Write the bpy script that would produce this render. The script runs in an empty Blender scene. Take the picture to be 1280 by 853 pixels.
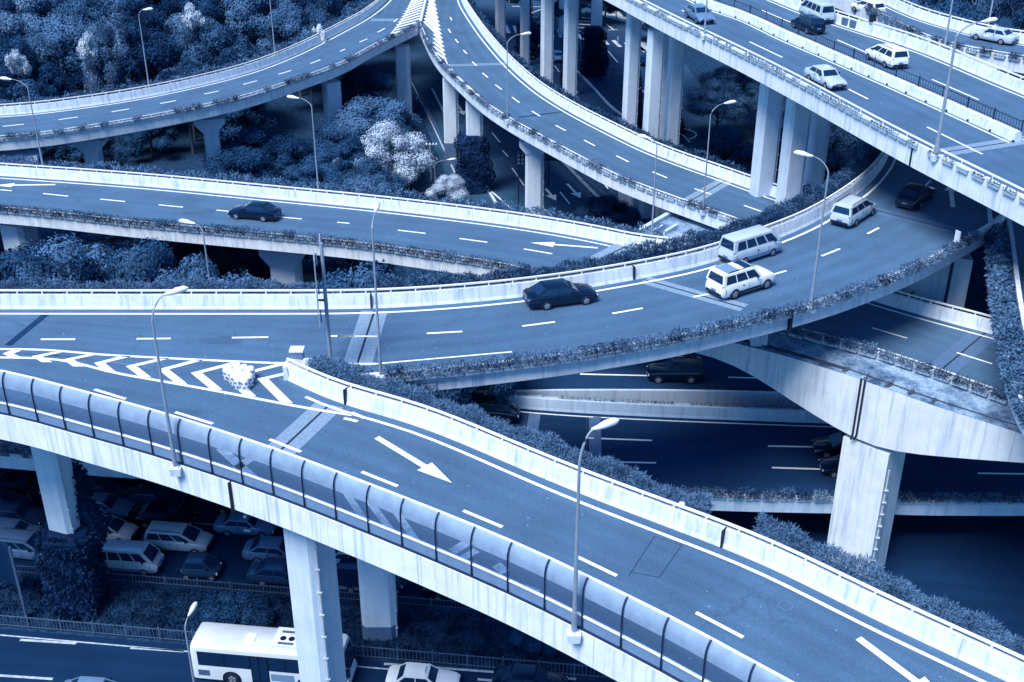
import bpy, bmesh, math, random
from mathutils import Vector, Matrix
R = math.radians
SC = bpy.context.scene
COL = SC.collection
random.seed(7)

# ------------------------------------------------------------------ camera, light, exposure
CAM_H, PITCH = 55.0, R(28.0)
FPX = 2793.0 * math.tan(PITCH)          # focal length in photo pixels (photo is 1280 wide)
cam = bpy.data.cameras.new('camera'); camo = bpy.data.objects.new('camera', cam); COL.objects.link(camo)
camo.location = (0, 0, CAM_H); camo.rotation_euler = (math.pi/2 - PITCH, 0, 0)
cam.sensor_width = 36.0; cam.lens = 36.0 * FPX / 1280.0
cam.clip_start = 0.5; cam.clip_end = 3000
SC.camera = camo

SUN_EL, SUN_AZ = R(59), R(-140)         # azimuth of the sun, clockwise from +Y
W = bpy.data.worlds.new('World'); SC.world = W; W.use_nodes = True
nt = W.node_tree; nt.nodes.clear()
sky = nt.nodes.new('ShaderNodeTexSky'); sky.sky_type = 'NISHITA'; sky.sun_disc = False
sky.sun_elevation = SUN_EL; sky.sun_rotation = SUN_AZ; sky.ozone_density = 3.0; sky.air_density = 1.3; sky.dust_density = 0.6
bgn = nt.nodes.new('ShaderNodeBackground'); bgn.inputs['Strength'].default_value = 0.075
wo = nt.nodes.new('ShaderNodeOutputWorld')
tint = nt.nodes.new('ShaderNodeMix'); tint.data_type = 'RGBA'; tint.blend_type = 'MULTIPLY'; tint.inputs[0].default_value = 1
tint.inputs[7].default_value = (.42, .80, 1.12, 1)
nt.links.new(sky.outputs[0], tint.inputs[6]); nt.links.new(tint.outputs[2], bgn.inputs['Color']); nt.links.new(bgn.outputs[0], wo.inputs['Surface'])
sl = bpy.data.lights.new('sun', 'SUN'); so = bpy.data.objects.new('sun', sl); COL.objects.link(so)
sl.energy = 2.9; sl.angle = R(28); sl.color = (1.0, 0.94, 0.85)
_d = Vector((math.sin(SUN_AZ)*math.cos(SUN_EL), math.cos(SUN_AZ)*math.cos(SUN_EL), math.sin(SUN_EL)))
so.rotation_euler = _d.to_track_quat('Z', 'Y').to_euler(); so.location = _d*200
vs = SC.view_settings
vs.view_transform = 'Standard'; vs.look = 'None'; vs.gamma = 1.0; vs.use_curve_mapping = False
vs.exposure = 1.0
SC.cycles.max_bounces = 6; SC.cycles.transparent_max_bounces = 12

def P(px, py, z):                       # photo pixel -> point on the horizontal plane at height z
    u = (px-640)/FPX; v = (py-426.5)/FPX
    t = (CAM_H-z)/(math.sin(PITCH)+v*math.cos(PITCH))
    return Vector((u*t, (math.cos(PITCH)-v*math.sin(PITCH))*t, z))
def proj(p):
    z = p[2]-CAM_H
    d = p[1]*math.cos(PITCH)-z*math.sin(PITCH); up = p[1]*math.sin(PITCH)+z*math.cos(PITCH)
    return 640+FPX*p[0]/d, 426.5-FPX*up/d
def height_at(base, py):                # height of the point above `base` that shows at row py
    v = (py-426.5)/FPX
    t = base.y/(math.cos(PITCH)-v*math.sin(PITCH))
    return CAM_H - t*(math.sin(PITCH)+v*math.cos(PITCH))

# ------------------------------------------------------------------ materials
MATS = {}
def new_mat(name):
    m = bpy.data.materials.new(name); m.use_nodes = True
    n = m.node_tree; b = n.nodes['Principled BSDF']; MATS[name] = m
    return m, n, b
def nd(n, t, **kw):
    x = n.nodes.new(t)
    for k, v in kw.items():
        if k in x.inputs: x.inputs[k].default_value = v
        else: setattr(x, k, v)
    return x
def ramp(n, src, stops):
    r = n.nodes.new('ShaderNodeValToRGB')
    e = r.color_ramp.elements
    while len(e) < len(stops): e.new(0.5)
    for el, (p, c) in zip(e, stops):
        el.position = p; el.color = (*c, 1)
    n.links.new(src, r.inputs[0]); return r
def mixc(n, fac, a, b, mode='MIX'):
    x = n.nodes.new('ShaderNodeMix'); x.data_type = 'RGBA'; x.blend_type = mode
    for s, i in ((fac, 0), (a, 6), (b, 7)):
        if hasattr(s, 'is_output'): n.links.new(s, x.inputs[i])
        elif i == 0: x.inputs[0].default_value = s
        else: x.inputs[i].default_value = (*s, 1)
    return x.outputs[2]
def noise(n, scale, detail=4, rough=.55, vec=None, scl=None):
    t = nd(n, 'ShaderNodeTexNoise', Scale=scale, Detail=detail, Roughness=rough)
    tc = n.nodes.new('ShaderNodeNewGeometry').outputs['Position'] if vec is None else vec
    if scl:
        mp = n.nodes.new('ShaderNodeMapping'); mp.inputs['Scale'].default_value = scl
        n.links.new(tc, mp.inputs[0]); tc = mp.outputs[0]
    n.links.new(tc, t.inputs['Vector']); return t.outputs[0]
def sc3(c, k): return tuple(min(1, x*k) for x in c)

def m_plain(name, c, rough=.6, metal=0, spec=.5, var=.12, scale=2.0):
    m, n, b = new_mat(name)
    b.inputs['Roughness'].default_value = rough; b.inputs['Metallic'].default_value = metal
    b.inputs['Specular IOR Level'].default_value = spec
    if var:
        r = ramp(n, noise(n, scale), [(.3, sc3(c, 1-var)), (.7, sc3(c, 1+var))])
        n.links.new(r.outputs[0], b.inputs['Base Color'])
    else: b.inputs['Base Color'].default_value = (*c, 1)
    return m
def m_asphalt(name, c):
    m, n, b = new_mat(name)
    uv = n.nodes.new('ShaderNodeUVMap').outputs[0]
    big = ramp(n, noise(n, .22, 5), [(.3, sc3(c, .86)), (.7, sc3(c, 1.13))]).outputs[0]
    strk = ramp(n, noise(n, 1.0, 4, .6, uv, (.05, 1.3, 1)), [(.30, (.90,)*3), (.70, (1.07,)*3)]).outputs[0]
    fine = ramp(n, noise(n, 14, 4, .8), [(.3, (.62,)*3), (.7, (1.34,)*3)]).outputs[0]
    c1 = mixc(n, .9, big, strk, 'MULTIPLY'); c2 = mixc(n, .8, c1, fine, 'MULTIPLY')
    pt = ramp(n, noise(n, .5, 2, .4, uv, (.35, .5, 1)), [(.70, (0, 0, 0)), (.73, (1, 1, 1))]).outputs[0]
    c3 = mixc(n, pt, c2, sc3(c, .78))
    sx = n.nodes.new('ShaderNodeSeparateXYZ'); n.links.new(uv, sx.inputs[0])
    wv = nd(n, 'ShaderNodeMath', operation='SINE'); ml = nd(n, 'ShaderNodeMath', operation='MULTIPLY'); n.links.new(sx.outputs[1], ml.inputs[0]); ml.inputs[1].default_value = 6.2832/1.75
    n.links.new(ml.outputs[0], wv.inputs[0]); ad = nd(n, 'ShaderNodeMath', operation='MULTIPLY_ADD'); n.links.new(wv.outputs[0], ad.inputs[0]); ad.inputs[1].default_value = .5; ad.inputs[2].default_value = .5
    trk = ramp(n, ad.outputs[0], [(.2, (.90,)*3), (.9, (1.06,)*3)]).outputs[0]
    c3 = mixc(n, noise(n, .12, 2), c3, mixc(n, 1.0, c3, trk, 'MULTIPLY'))
    spk = ramp(n, noise(n, 3.1, 2, .5), [(.735, (0, 0, 0)), (.75, (1, 1, 1))]).outputs[0]
    c3 = mixc(n, spk, c3, sc3(c, 2.2))
    vor = nd(n, 'ShaderNodeTexVoronoi', feature='DISTANCE_TO_EDGE', Scale=.16); geo = n.nodes.new('ShaderNodeNewGeometry')
    wob = nd(n, 'ShaderNodeTexNoise', Scale=.8, Detail=4); vadd = nd(n, 'ShaderNodeVectorMath', operation='MULTIPLY_ADD'); n.links.new(wob.outputs[1], vadd.inputs[0]); vadd.inputs[1].default_value = (2.2, 2.2, 0)
    n.links.new(geo.outputs['Position'], wob.inputs['Vector']); n.links.new(geo.outputs['Position'], vadd.inputs[2]); n.links.new(vadd.outputs[0], vor.inputs['Vector'])
    crk = ramp(n, vor.outputs['Distance'], [(.004, (1, 1, 1)), (.009, (0, 0, 0))]).outputs[0]
    cm = nd(n, 'ShaderNodeMath', operation='MULTIPLY'); n.links.new(crk, cm.inputs[0]); n.links.new(ramp(n, noise(n, .11, 2), [(.54, (0, 0, 0)), (.64, (.32,)*3)]).outputs[0], cm.inputs[1])
    c3 = mixc(n, cm.outputs[0], c3, sc3(c, .45))
    n.links.new(c3, b.inputs['Base Color']); b.inputs['Roughness'].default_value = .85
    b.inputs['Specular IOR Level'].default_value = .3 if c[0] > .03 else .06
    return m
def m_concrete(name, c, dirt, amount=.5, streak=1.0):
    m, n, b = new_mat(name)
    st = noise(n, 1.0, 5, .65, None, (2.6*streak, 2.6*streak, .13))
    f = ramp(n, st, [(.50, (0,)*3), (.76, (amount,)*3)]).outputs[0]
    base = ramp(n, noise(n, .8, 5), [(.3, sc3(c, .9)), (.7, sc3(c, 1.06))]).outputs[0]
    c1 = mixc(n, f, base, dirt)
    sp = ramp(n, noise(n, 7, 5, .7), [(.3, (.9,)*3), (.7, (1.05,)*3)]).outputs[0]
    c2 = mixc(n, .8, c1, sp, 'MULTIPLY')
    uv = n.nodes.new('ShaderNodeUVMap').outputs[0]; sx = n.nodes.new('ShaderNodeSeparateXYZ'); n.links.new(uv, sx.inputs[0])
    dv_ = nd(n, 'ShaderNodeMath', operation='MULTIPLY_ADD'); n.links.new(sx.outputs[0], dv_.inputs[0]); dv_.inputs[1].default_value = 1/4.6; dv_.inputs[2].default_value = .5
    fr_ = nd(n, 'ShaderNodeMath', operation='FRACT'); n.links.new(dv_.outputs[0], fr_.inputs[0])
    jn = ramp(n, fr_.outputs[0], [(.004, (.7,)*3), (.012, (0, 0, 0))]).outputs[0]
    c2 = mixc(n, jn, c2, dirt)
    n.links.new(c2, b.inputs['Base Color']); b.inputs['Roughness'].default_value = .8
    b.inputs['Specular IOR Level'].default_value = .3
    return m
def m_leaf(name, dark, light, scale=.5):
    m, n, b = new_mat(name)
    t = noise(n, scale, 3, .6)
    t2 = noise(n, 5.0, 2, .6)
    mx = nd(n, 'ShaderNodeMath', operation='MULTIPLY_ADD'); n.links.new(t2, mx.inputs[0]); mx.inputs[1].default_value = .5
    n.links.new(t, mx.inputs[2])
    oi = n.nodes.new('ShaderNodeObjectInfo'); ra = nd(n, 'ShaderNodeMath', operation='MULTIPLY_ADD'); n.links.new(oi.outputs['Random'], ra.inputs[0]); ra.inputs[1].default_value = .34; ra.inputs[2].default_value = -.14
    sm = nd(n, 'ShaderNodeMath', operation='ADD'); n.links.new(mx.outputs[0], sm.inputs[0]); n.links.new(ra.outputs[0], sm.inputs[1])
    r = ramp(n, sm.outputs[0], [(.55, dark), (.98, light)])
    n.links.new(r.outputs[0], b.inputs['Base Color']); b.inputs['Roughness'].default_value = .65
    b.inputs['Specular IOR Level'].default_value = .06
    return m
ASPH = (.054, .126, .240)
m_asphalt('asphalt', ASPH); m_asphalt('asphalt_ground', (.005, .026, .084)); m_asphalt('asphalt_street', (.026, .072, .155)); m_asphalt('asphalt_low', (.010, .040, .115))  # low tone: shade under the curved road is partly put into its colour
m_concrete('concrete', (.48, .62, .80), (.18, .32, .54), .65)
m_concrete('concrete_white', (.68, .77, .87), (.20, .34, .56), .8)
m_concrete('concrete_peeling', (.74, .82, .90), (.16, .30, .52), .8, 1.3)
m_concrete('concrete_column', (.58, .70, .86), (.30, .45, .66), .55, .8)
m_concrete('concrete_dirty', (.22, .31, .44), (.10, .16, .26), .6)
def m_stained():
    m, n, b = new_mat('concrete_stained')
    a = ramp(n, noise(n, .55, 6, .7), [(.38, (.03, .08, .18)), (.50, (.15, .26, .43)), (.62, (.30, .44, .62))]).outputs[0]
    c = ramp(n, noise(n, 5, 5, .75), [(.32, (.45,)*3), (.62, (1.15,)*3)]).outputs[0]
    n.links.new(mixc(n, .85, a, c, 'MULTIPLY'), b.inputs['Base Color']); b.inputs['Roughness'].default_value = .9
m_stained()
m_plain('plinth_paint', (.07, .145, .29), .7)
m_plain('joint_concrete', (.17, .27, .41), .8, var=.2, scale=5)
m_plain('rubber_black', (.001, .008, .032), .8, var=0)
def m_paintline():
    m, n, b = new_mat('road_paint')
    f = ramp(n, noise(n, 3.5, 5, .75), [(.56, (0, 0, 0)), (.70, (.75,)*3)]).outputs[0]
    n.links.new(mixc(n, f, (.80, .85, .90), (.20, .31, .46)), b.inputs['Base Color']); b.inputs['Roughness'].default_value = .7
m_paintline()
m_plain('road_paint_worn', (.34, .45, .60), .7, var=.35, scale=3)
m_plain('rail_white', (.78, .82, .86), .45, var=.05)
m_plain('steel', (.14, .24, .40), .45, .6, var=.1)
m_plain('steel_dark', (.008, .028, .085), .5, .3, var=.1)
m_plain('lamp_metal', (.30, .38, .50), .45, .3, var=.08)
m_plain('lamp_head', (.76, .82, .88), .4, 0, var=.05)
m_plain('panel_blue', (.20, .305, .48), .6, 0, .3, var=.14, scale=1.6)
m_plain('panel_base', (.15, .255, .44), .5, 0, .5, var=.08)
m_plain('planter_plastic', (.34, .45, .58), .6, var=.2, scale=3)
m_plain('pipe', (.45, .53, .64), .5, var=.1)
m_plain('bark', (.05, .075, .12), .9, var=.3, scale=4)
m_plain('soil', (.006, .025, .075), .95, var=.4, scale=1.2)
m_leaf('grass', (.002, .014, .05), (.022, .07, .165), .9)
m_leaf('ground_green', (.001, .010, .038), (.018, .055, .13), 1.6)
m_leaf('leaf_dark', (.001, .014, .055), (.024, .088, .215), .3)
m_leaf('leaf_mid', (.004, .030, .09), (.075, .18, .36), .3)
m_leaf('leaf_pale', (.02, .065, .16), (.15, .28, .48), .6)
m_leaf('leaf_blossom', (.05, .12, .26), (.46, .58, .73), .45)
m_leaf('leaf_white', (.26, .38, .55), (.72, .79, .86), .9)
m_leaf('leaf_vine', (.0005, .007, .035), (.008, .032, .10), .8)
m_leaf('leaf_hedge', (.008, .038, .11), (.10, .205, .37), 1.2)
m_leaf('leaf_planter', (.003, .022, .075), (.13, .225, .38), 2.0)
m_plain('paving', (.40, .48, .58), .8, var=.2, scale=.5)
m_plain('tyre', (.001, .006, .022), .8, var=0)
m_plain('rim', (.45, .52, .62), .35, .6, var=0)
m_plain('lens_clear', (.75, .80, .86), .15, 0, .8, var=0)
m_plain('lens_red', (.12, .16, .26), .2, 0, .8, var=0)
m_plain('trim_black', (.001, .008, .032), .45, var=0)
m_plain('plate', (.10, .18, .40), .5, var=0)
def m_glass(name, c):
    m, n, b = new_mat(name); b.inputs['Base Color'].default_value = (*c, 1)
    b.inputs['Roughness'].default_value = .06; b.inputs['Specular IOR Level'].default_value = .6; b.inputs['Specular Tint'].default_value = (.5, .72, 1, 1)
m_glass('car_glass', (.006, .025, .075))
def m_paint(name, c, metal=.0, rough=.16):
    m, n, b = new_mat(name)
    r = ramp(n, noise(n, 1.3, 4), [(.3, sc3(c, .93)), (.7, sc3(c, 1.05))])
    n.links.new(r.outputs[0], b.inputs['Base Color'])
    b.inputs['Metallic'].default_value = metal; b.inputs['Roughness'].default_value = rough
    b.inputs['Specular Tint'].default_value = (.55, .75, 1, 1); b.inputs['Specular IOR Level'].default_value = .9
for nme, c, mt in (('paint_white', (.78, .85, .92), 0), ('paint_bus', (.62, .71, .81), 0), ('paint_silver', (.50, .61, .74), .15), ('paint_grey', (.13, .24, .42), .15),
                   ('paint_black', (.0008, .006, .026), 0), ('paint_navy', (.003, .022, .08), .1), ('paint_slate', (.018, .06, .15), .1)):
    m_paint(nme, c, mt)
def m_pane():
    m, n, b = new_mat('clear_pane')
    b.inputs['Base Color'].default_value = (.30, .42, .60, 1); b.inputs['Roughness'].default_value = .12
    tr = nd(n, 'ShaderNodeBsdfTransparent'); tr.inputs[0].default_value = (.80, .88, .95, 1)
    mx = nd(n, 'ShaderNodeMixShader'); mx.inputs[0].default_value = .09
    n.links.new(tr.outputs[0], mx.inputs[1]); n.links.new(b.outputs[0], mx.inputs[2])
    n.links.new(mx.outputs[0], n.nodes['Material Output'].inputs['Surface'])
m_pane()

# ------------------------------------------------------------------ mesh helpers
class MB:
    def __init__(s): s.v = []; s.f = []; s.uv = []; s.mi = []; s.m = 0
    def face(s, idx, uv=None): s.f.append(tuple(idx)); s.uv.append(uv); s.mi.append(s.m)
    def poly(s, pts, uv=None):
        b = len(s.v); s.v += [tuple(p) for p in pts]; s.face(range(b, b+len(pts)), uv)
    def box(s, c, size, rot=0, tz=1.0, ty=None):
        ty = tz if ty is None else ty
        b = len(s.v); cx, cy, cz = c; sx, sy, sz = [q/2 for q in size]; co, si = math.cos(rot), math.sin(rot)
        for k, dz in ((1, -sz), (0, sz)):
            for dx, dy in ((-sx, -sy), (sx, -sy), (sx, sy), (-sx, sy)):
                if not k: dx *= tz; dy *= ty
                s.v.append((cx+dx*co-dy*si, cy+dx*si+dy*co, cz+dz))
        for q in ((3, 2, 1, 0), (4, 5, 6, 7), (0, 1, 5, 4), (1, 2, 6, 5), (2, 3, 7, 6), (3, 0, 4, 7)): s.face([b+i for i in q])
    def tube(s, pts, r, n=8, caps=True):
        pts = [Vector(p) for p in pts]; rr = r if isinstance(r, (list, tuple)) else [r]*len(pts)
        b = len(s.v)
        for i, p in enumerate(pts):
            d = (pts[min(i+1, len(pts)-1)]-pts[max(i-1, 0)]).normalized()
            a = Vector((0, 0, 1)) if abs(d.z) < .9 else Vector((1, 0, 0))
            x = d.cross(a).normalized(); y = d.cross(x)
            for k in range(n):
                t = 2*math.pi*k/n; s.v.append(tuple(p+(x*math.cos(t)+y*math.sin(t))*rr[i]))
        for i in range(len(pts)-1):
            for k in range(n):
                k2 = (k+1) % n; s.face((b+i*n+k, b+i*n+k2, b+(i+1)*n+k2, b+(i+1)*n+k))
        if caps:
            s.face([b+k for k in range(n)][::-1]); e = b+(len(pts)-1)*n; s.face([e+k for k in range(n)])
    def prism(s, poly, z0, z1):
        b = len(s.v); n = len(poly)
        s.v += [(p[0], p[1], z0) for p in poly]+[(p[0], p[1], z1) for p in poly]
        s.face(range(b+n-1, b-1, -1)); s.face(range(b+n, b+2*n))
        for i in range(n): j = (i+1) % n; s.face((b+i, b+j, b+n+j, b+n+i))
    def sweep(s, path, prof, closed=True, caps=True):
        b = len(s.v); n = len(prof); L = 0
        for i, p in enumerate(path):
            nr = normal(path, i)
            for o, dz in prof: s.v.append((p.x+nr.x*o, p.y+nr.y*o, p.z+dz))
        for i in range(len(path)-1):
            l = (path[i+1]-path[i]).length
            for k in range(n if closed else n-1):
                k2 = (k+1) % n
                s.face((b+i*n+k, b+(i+1)*n+k, b+(i+1)*n+k2, b+i*n+k2), ((L, k), (L+l, k), (L+l, k+1), (L, k+1)))
            L += l
        if closed and caps:
            s.face([b+k for k in range(n)]); e = b+(len(path)-1)*n; s.face([e+k for k in range(n)][::-1])
    def lathe(s, prof, c=(0, 0, 0), n=12):
        b = len(s.v)
        for r, z in prof:
            for k in range(n):
                t = 2*math.pi*k/n; s.v.append((c[0]+r*math.cos(t), c[1]+r*math.sin(t), c[2]+z))
        for i in range(len(prof)-1):
            for k in range(n):
                k2 = (k+1) % n; s.face((b+i*n+k, b+i*n+k2, b+(i+1)*n+k2, b+(i+1)*n+k))
        s.face([b+k for k in range(n)][::-1]); e = b+(len(prof)-1)*n; s.face([e+k for k in range(n)])
    def leaf(s, p, l, w, d, up=None):
        d = Vector(d).normalized()
        a = Vector((random.uniform(-1, 1), random.uniform(-1, 1), random.uniform(-1, 1)))
        x = d.cross(a)
        if x.length < 1e-4: x = d.cross(Vector((.3, .7, .1)))
        x = x.normalized()*w*.5; p = Vector(p)
        b = len(s.v); m = p+d*l*.45
        s.v += [tuple(p), tuple(m+x), tuple(p+d*l), tuple(m-x)]; s.face((b, b+1, b+2, b+3))
    def leafn(s, p, l, w, d, nr):
        nr = Vector(nr).normalized(); d = Vector(d); d = (d-nr*d.dot(nr)).normalized(); x = d.cross(nr)*w*.5; p = Vector(p)-d*l*.5
        b = len(s.v); m = p+d*l*.45
        s.v += [tuple(p), tuple(m+x), tuple(p+d*l), tuple(m-x)]; s.face((b, b+1, b+2, b+3))
    def mesh(s, name, mats, smooth=0):
        me = bpy.data.meshes.new(name); me.from_pydata(s.v, [], s.f)
        for m in (mats if isinstance(mats, (list, tuple)) else [mats]): me.materials.append(MATS[m])
        if any(s.mi): me.polygons.foreach_set('material_index', s.mi)
        if any(u is not None for u in s.uv):
            lay = me.uv_layers.new(name='UVMap'); k = 0
            for f, u in zip(s.f, s.uv):
                for j in range(len(f)):
                    if u is not None: lay.data[k].uv = u[j]
                    k += 1
        if smooth:
            me.polygons.foreach_set('use_smooth', [True]*len(me.polygons)); me.set_sharp_from_angle(angle=R(smooth))
        me.update(); return me
    def build(s, name, mats, parent=None, smooth=0):
        return link(name, s.mesh(name, mats, smooth), parent)
def link(name, me, parent=None):
    o = bpy.data.objects.new(name, me); COL.objects.link(o)
    if parent: o.parent = parent
    return o
def tag(o, label, cat=None, group=None, kind=None):
    if label: o['label'] = label
    if cat: o['category'] = cat
    if group: o['group'] = group
    if kind: o['kind'] = kind
    return o
def thing(name, label, cat, loc=(0, 0, 0), rz=0, group=None):
    o = bpy.data.objects.new(name, None); COL.objects.link(o); o.empty_display_size = .3
    o.location = loc; o.rotation_euler = (0, 0, rz)
    return tag(o, label, cat, group)
def kids(o): return KIDS.get(o.name, [])
KIDS = {}
def reg(root):                            # remember the tree of a prototype so that copies are cheap
    def rec(o):
        KIDS[o.name] = [c for c in bpy.data.objects if c.parent == o]
        for c in KIDS[o.name]: rec(c)
    rec(root); return root
def dup(root, loc=None, rz=None, label=None, group=None, scale=None):
    r = root.copy(); COL.objects.link(r)
    if loc is not None: r.location = loc
    if rz is not None: r.rotation_euler = (0, 0, rz)
    if scale is not None: r.scale = scale if isinstance(scale, (tuple, list)) else (scale,)*3
    if label: r['label'] = label
    if group: r['group'] = group
    elif 'group' in r.keys() and group == '': del r['group']
    for c in kids(root):
        k = c.copy(); COL.objects.link(k); k.parent = r
        for g in kids(c):
            q = g.copy(); COL.objects.link(q); q.parent = k
    return r
def normal(path, i):
    d = path[min(i+1, len(path)-1)]-path[max(i-1, 0)]; d.z = 0; d.normalize()
    return Vector((-d.y, d.x, 0))
def spline(pts, step=1.2, smooth=6):
    pts = [Vector(p) for p in pts]; out = []
    for i in range(len(pts)-1):
        p0 = pts[max(i-1, 0)]; p1 = pts[i]; p2 = pts[i+1]; p3 = pts[min(i+2, len(pts)-1)]
        for k in range(24):
            t = k/24
            out.append(.5*((2*p1)+(p2-p0)*t+(2*p0-5*p1+4*p2-p3)*t*t+(3*p1-p0-3*p2+p3)*t**3))
    out.append(pts[-1])
    o = resample(out, max(2, int(length(out)/step)+1))
    for _ in range(smooth):
        o = [o[0]]+[(o[i-1]+o[i]*2+o[i+1])/4 for i in range(1, len(o)-1)]+[o[-1]]
    return o
def length(p): return sum((p[i+1]-p[i]).length for i in range(len(p)-1))
def resample(p, n):
    L = length(p); out = []; j = 0; acc = 0
    for k in range(n):
        t = L*k/(n-1)
        while j < len(p)-2 and acc+(p[j+1]-p[j]).length < t: acc += (p[j+1]-p[j]).length; j += 1
        l = (p[j+1]-p[j]).length or 1
        out.append(p[j].lerp(p[j+1], min(1, (t-acc)/l)))
    return out
def offset(path, o, dz=0): return [p+normal(path, i)*o+Vector((0, 0, dz)) for i, p in enumerate(path)]
def nearest(path, q): return min(range(len(path)), key=lambda i: (path[i].x-q.x)**2+(path[i].y-q.y)**2)
def cut(path, a=None, b=None):
    i = 0 if a is None else nearest(path, a); j = len(path)-1 if b is None else nearest(path, b)
    return path[i:j+1]
def px(L, z): return [P(a, b, z) for a, b in L]

# ------------------------------------------------------------------ overpass builders
PAR_N = [(0, -.55), (0, .85), (.26, .85), (.32, .02), (.32, -.55)]            # near parapet, path = outer face, + = towards road
PAR_F = [(0, -.05), (.10, .22), (.20, .95), (.46, .95), (.46, -.55), (0, -.55)]   # far barrier, path = foot on the road side
def parapet_near(root, path, mat='concrete_white', rail=True, gaps=()):
    m = MB(); m.sweep(path, PAR_N); o = m.build('parapet', mat, root)
    if rail:
        r = MB(); r.sweep(path, [(.10, 1.02), (.10, 1.09), (.18, 1.09), (.18, 1.02)])
        for q in resample(path, max(2, int(length(path)/1.8))): r.box((q.x, q.y+.14, q.z+.94), (.07, .07, .2))
        r.build('railing', 'rail_white', o)
    return o
def barrier_far(root, path, mat='concrete_white', rail=True):
    m = MB(); m.sweep(path, PAR_F); o = m.build('barrier', mat, root)
    if rail:
        r = MB(); r.sweep(path, [(.26, 1.17), (.26, 1.27), (.38, 1.27), (.38, 1.17)])
        pp = offset(path, .32)
        for q in resample(pp, max(2, int(length(path)/1.6))): r.box((q.x, q.y, q.z+1.06), (.09, .09, .24))
        r.build('railing', 'rail_white', o)
    return o
def surface(root, far, near, name='road_surface', mat='asphalt'):
    n = max(len(far), len(near)); F = resample(far, n); N = resample(near, n); m = MB(); L = 0
    for i in range(n-1):
        l = ((F[i+1]-F[i]).length+(N[i+1]-N[i]).length)/2; w = (F[i]-N[i]).length; w2 = (F[i+1]-N[i+1]).length
        m.poly([N[i], N[i+1], F[i+1], F[i]], ((L, 0), (L+l, 0), (L+l, w2), (L, w))); L += l
    return m.build(name, mat, root)
def girder(root, far, near, depth=1.7, mat='concrete', fo=.40, no=.05, inset=.22):
    n = max(len(far), len(near)); F = resample(offset(far, fo), n); N = resample(offset(near, no), n); m = MB(); b = 0
    for i in range(n):
        d = F[i]-N[i]; q = lambda s, dz: tuple(N[i]+d*s+Vector((0, 0, dz)))
        m.v += [q(0, -.03), q(0, -.5), q(inset, -.75), q(inset+.04, -depth), q(1-inset-.04, -depth), q(1-inset, -.75), q(1, -.5), q(1, -.03)]
    for i in range(n-1):
        for k in range(8):
            k2 = (k+1) % 8; m.face((i*8+k, (i+1)*8+k, (i+1)*8+k2, i*8+k2))
    m.face(range(8)); m.face(range(8*n-1, 8*n-9, -1))
    return m.build('girder', mat, root)
def strip(m, a, b, w, dz=.006):
    a = Vector(a); b = Vector(b); d = (b-a); d.z = 0; n = Vector((-d.y, d.x, 0)).normalized()*w/2; z = Vector((0, 0, dz))
    m.poly([a-n+z, b-n+z, b+n+z, a+n+z])
def dashes(m, L, z, w=.17, half=None):
    for (a, b, c, d) in L: strip(m, P(a, b, z), P(c, d, z), w)
def line(m, path, w=.16, dz=.006):
    m.sweep(path, [(w/2, dz), (-w/2, dz)], closed=False)
def arrow(m, tail, tip, hw=.45, hl=1.6, w=.17):
    a = Vector(tail); b = Vector(tip); d = (b-a).normalized(); n = Vector((-d.y, d.x, 0)); z = Vector((0, 0, .007)); h = b-d*hl
    m.poly([a-n*w+z, h-n*w+z, h+n*w+z, a+n*w+z]); m.poly([h-n*hw+z, b+z, h+n*hw+z])
def joint(root, a, b, w=1.0, light='joint_concrete'):
    a = Vector(a); b = Vector(b); d = (b-a).normalized(); n = Vector((-d.y, d.x, 0)); m = MB()
    strip(m, a+n*(w/2+.05), b+n*(w/2+.05), w-.06, .004); strip(m, a-n*(w/2+.05), b-n*(w/2+.05), w-.06, .004)
    m.m = 1; strip(m, a, b, .10, .0045)
    return m.build('expansion_joint', [light, 'rubber_black'], root)
def pier(root, x, y, ztop, w, d, rot=0, z0=-.3, plinth=0, cap=None, pipe=True, mat='concrete_column', taper=1.0):
    m = MB(); c = .12*w; hw, hd = w/2, d/2
    poly = [(-hw, -hd+c), (-hw+c, -hd), (hw-c, -hd), (hw, -hd+c), (hw, hd-c), (hw-c, hd), (-hw+c, hd), (-hw, hd-c)]
    co, si = math.cos(rot), math.sin(rot)
    wp = [(x+p[0]*co-p[1]*si, y+p[0]*si+p[1]*co) for p in poly]
    m.prism(wp, z0, ztop)
    if cap:
        cw, ch = cap
        b = len(m.v)
        for (zz, k) in ((ztop-ch, w/2), (ztop-ch*.35, cw/2), (ztop+.02, cw/2)):
            for sx, sy in ((-1, -1), (1, -1), (1, 1), (-1, 1)):
                lx, ly = sx*k, sy*(hd+.08); m.v.append((x+lx*co-ly*si, y+lx*si+ly*co, zz))
        for r_ in (0, 4):
            for k in range(4): m.face((b+r_+k, b+r_+(k+1) % 4, b+r_+4+(k+1) % 4, b+r_+4+k))
        m.face((b+3, b+2, b+1, b)); m.face((b+8, b+9, b+10, b+11))
    o = m.build('pier', mat, root)
    if plinth:
        q = MB(); e = 1.02
        q.prism([(x+(a-x)*e, y+(b_-y)*e) for a, b_ in wp], z0, plinth); q.build('painted_base', 'plinth_paint', o)
    if pipe:
        q = MB(); lx, ly = hw+.06, -hd*.7; X, Y = x+lx*co-ly*si, y+lx*si+ly*co
        q.tube([(X, Y, 0), (X, Y, ztop)], .07, 6)
        z = 1.0
        while z < ztop-.5: q.box((X, Y, z), (.24, .2, .07)); z += 1.5
        q.build('drain_pipe', 'pipe', o)
    return o
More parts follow.
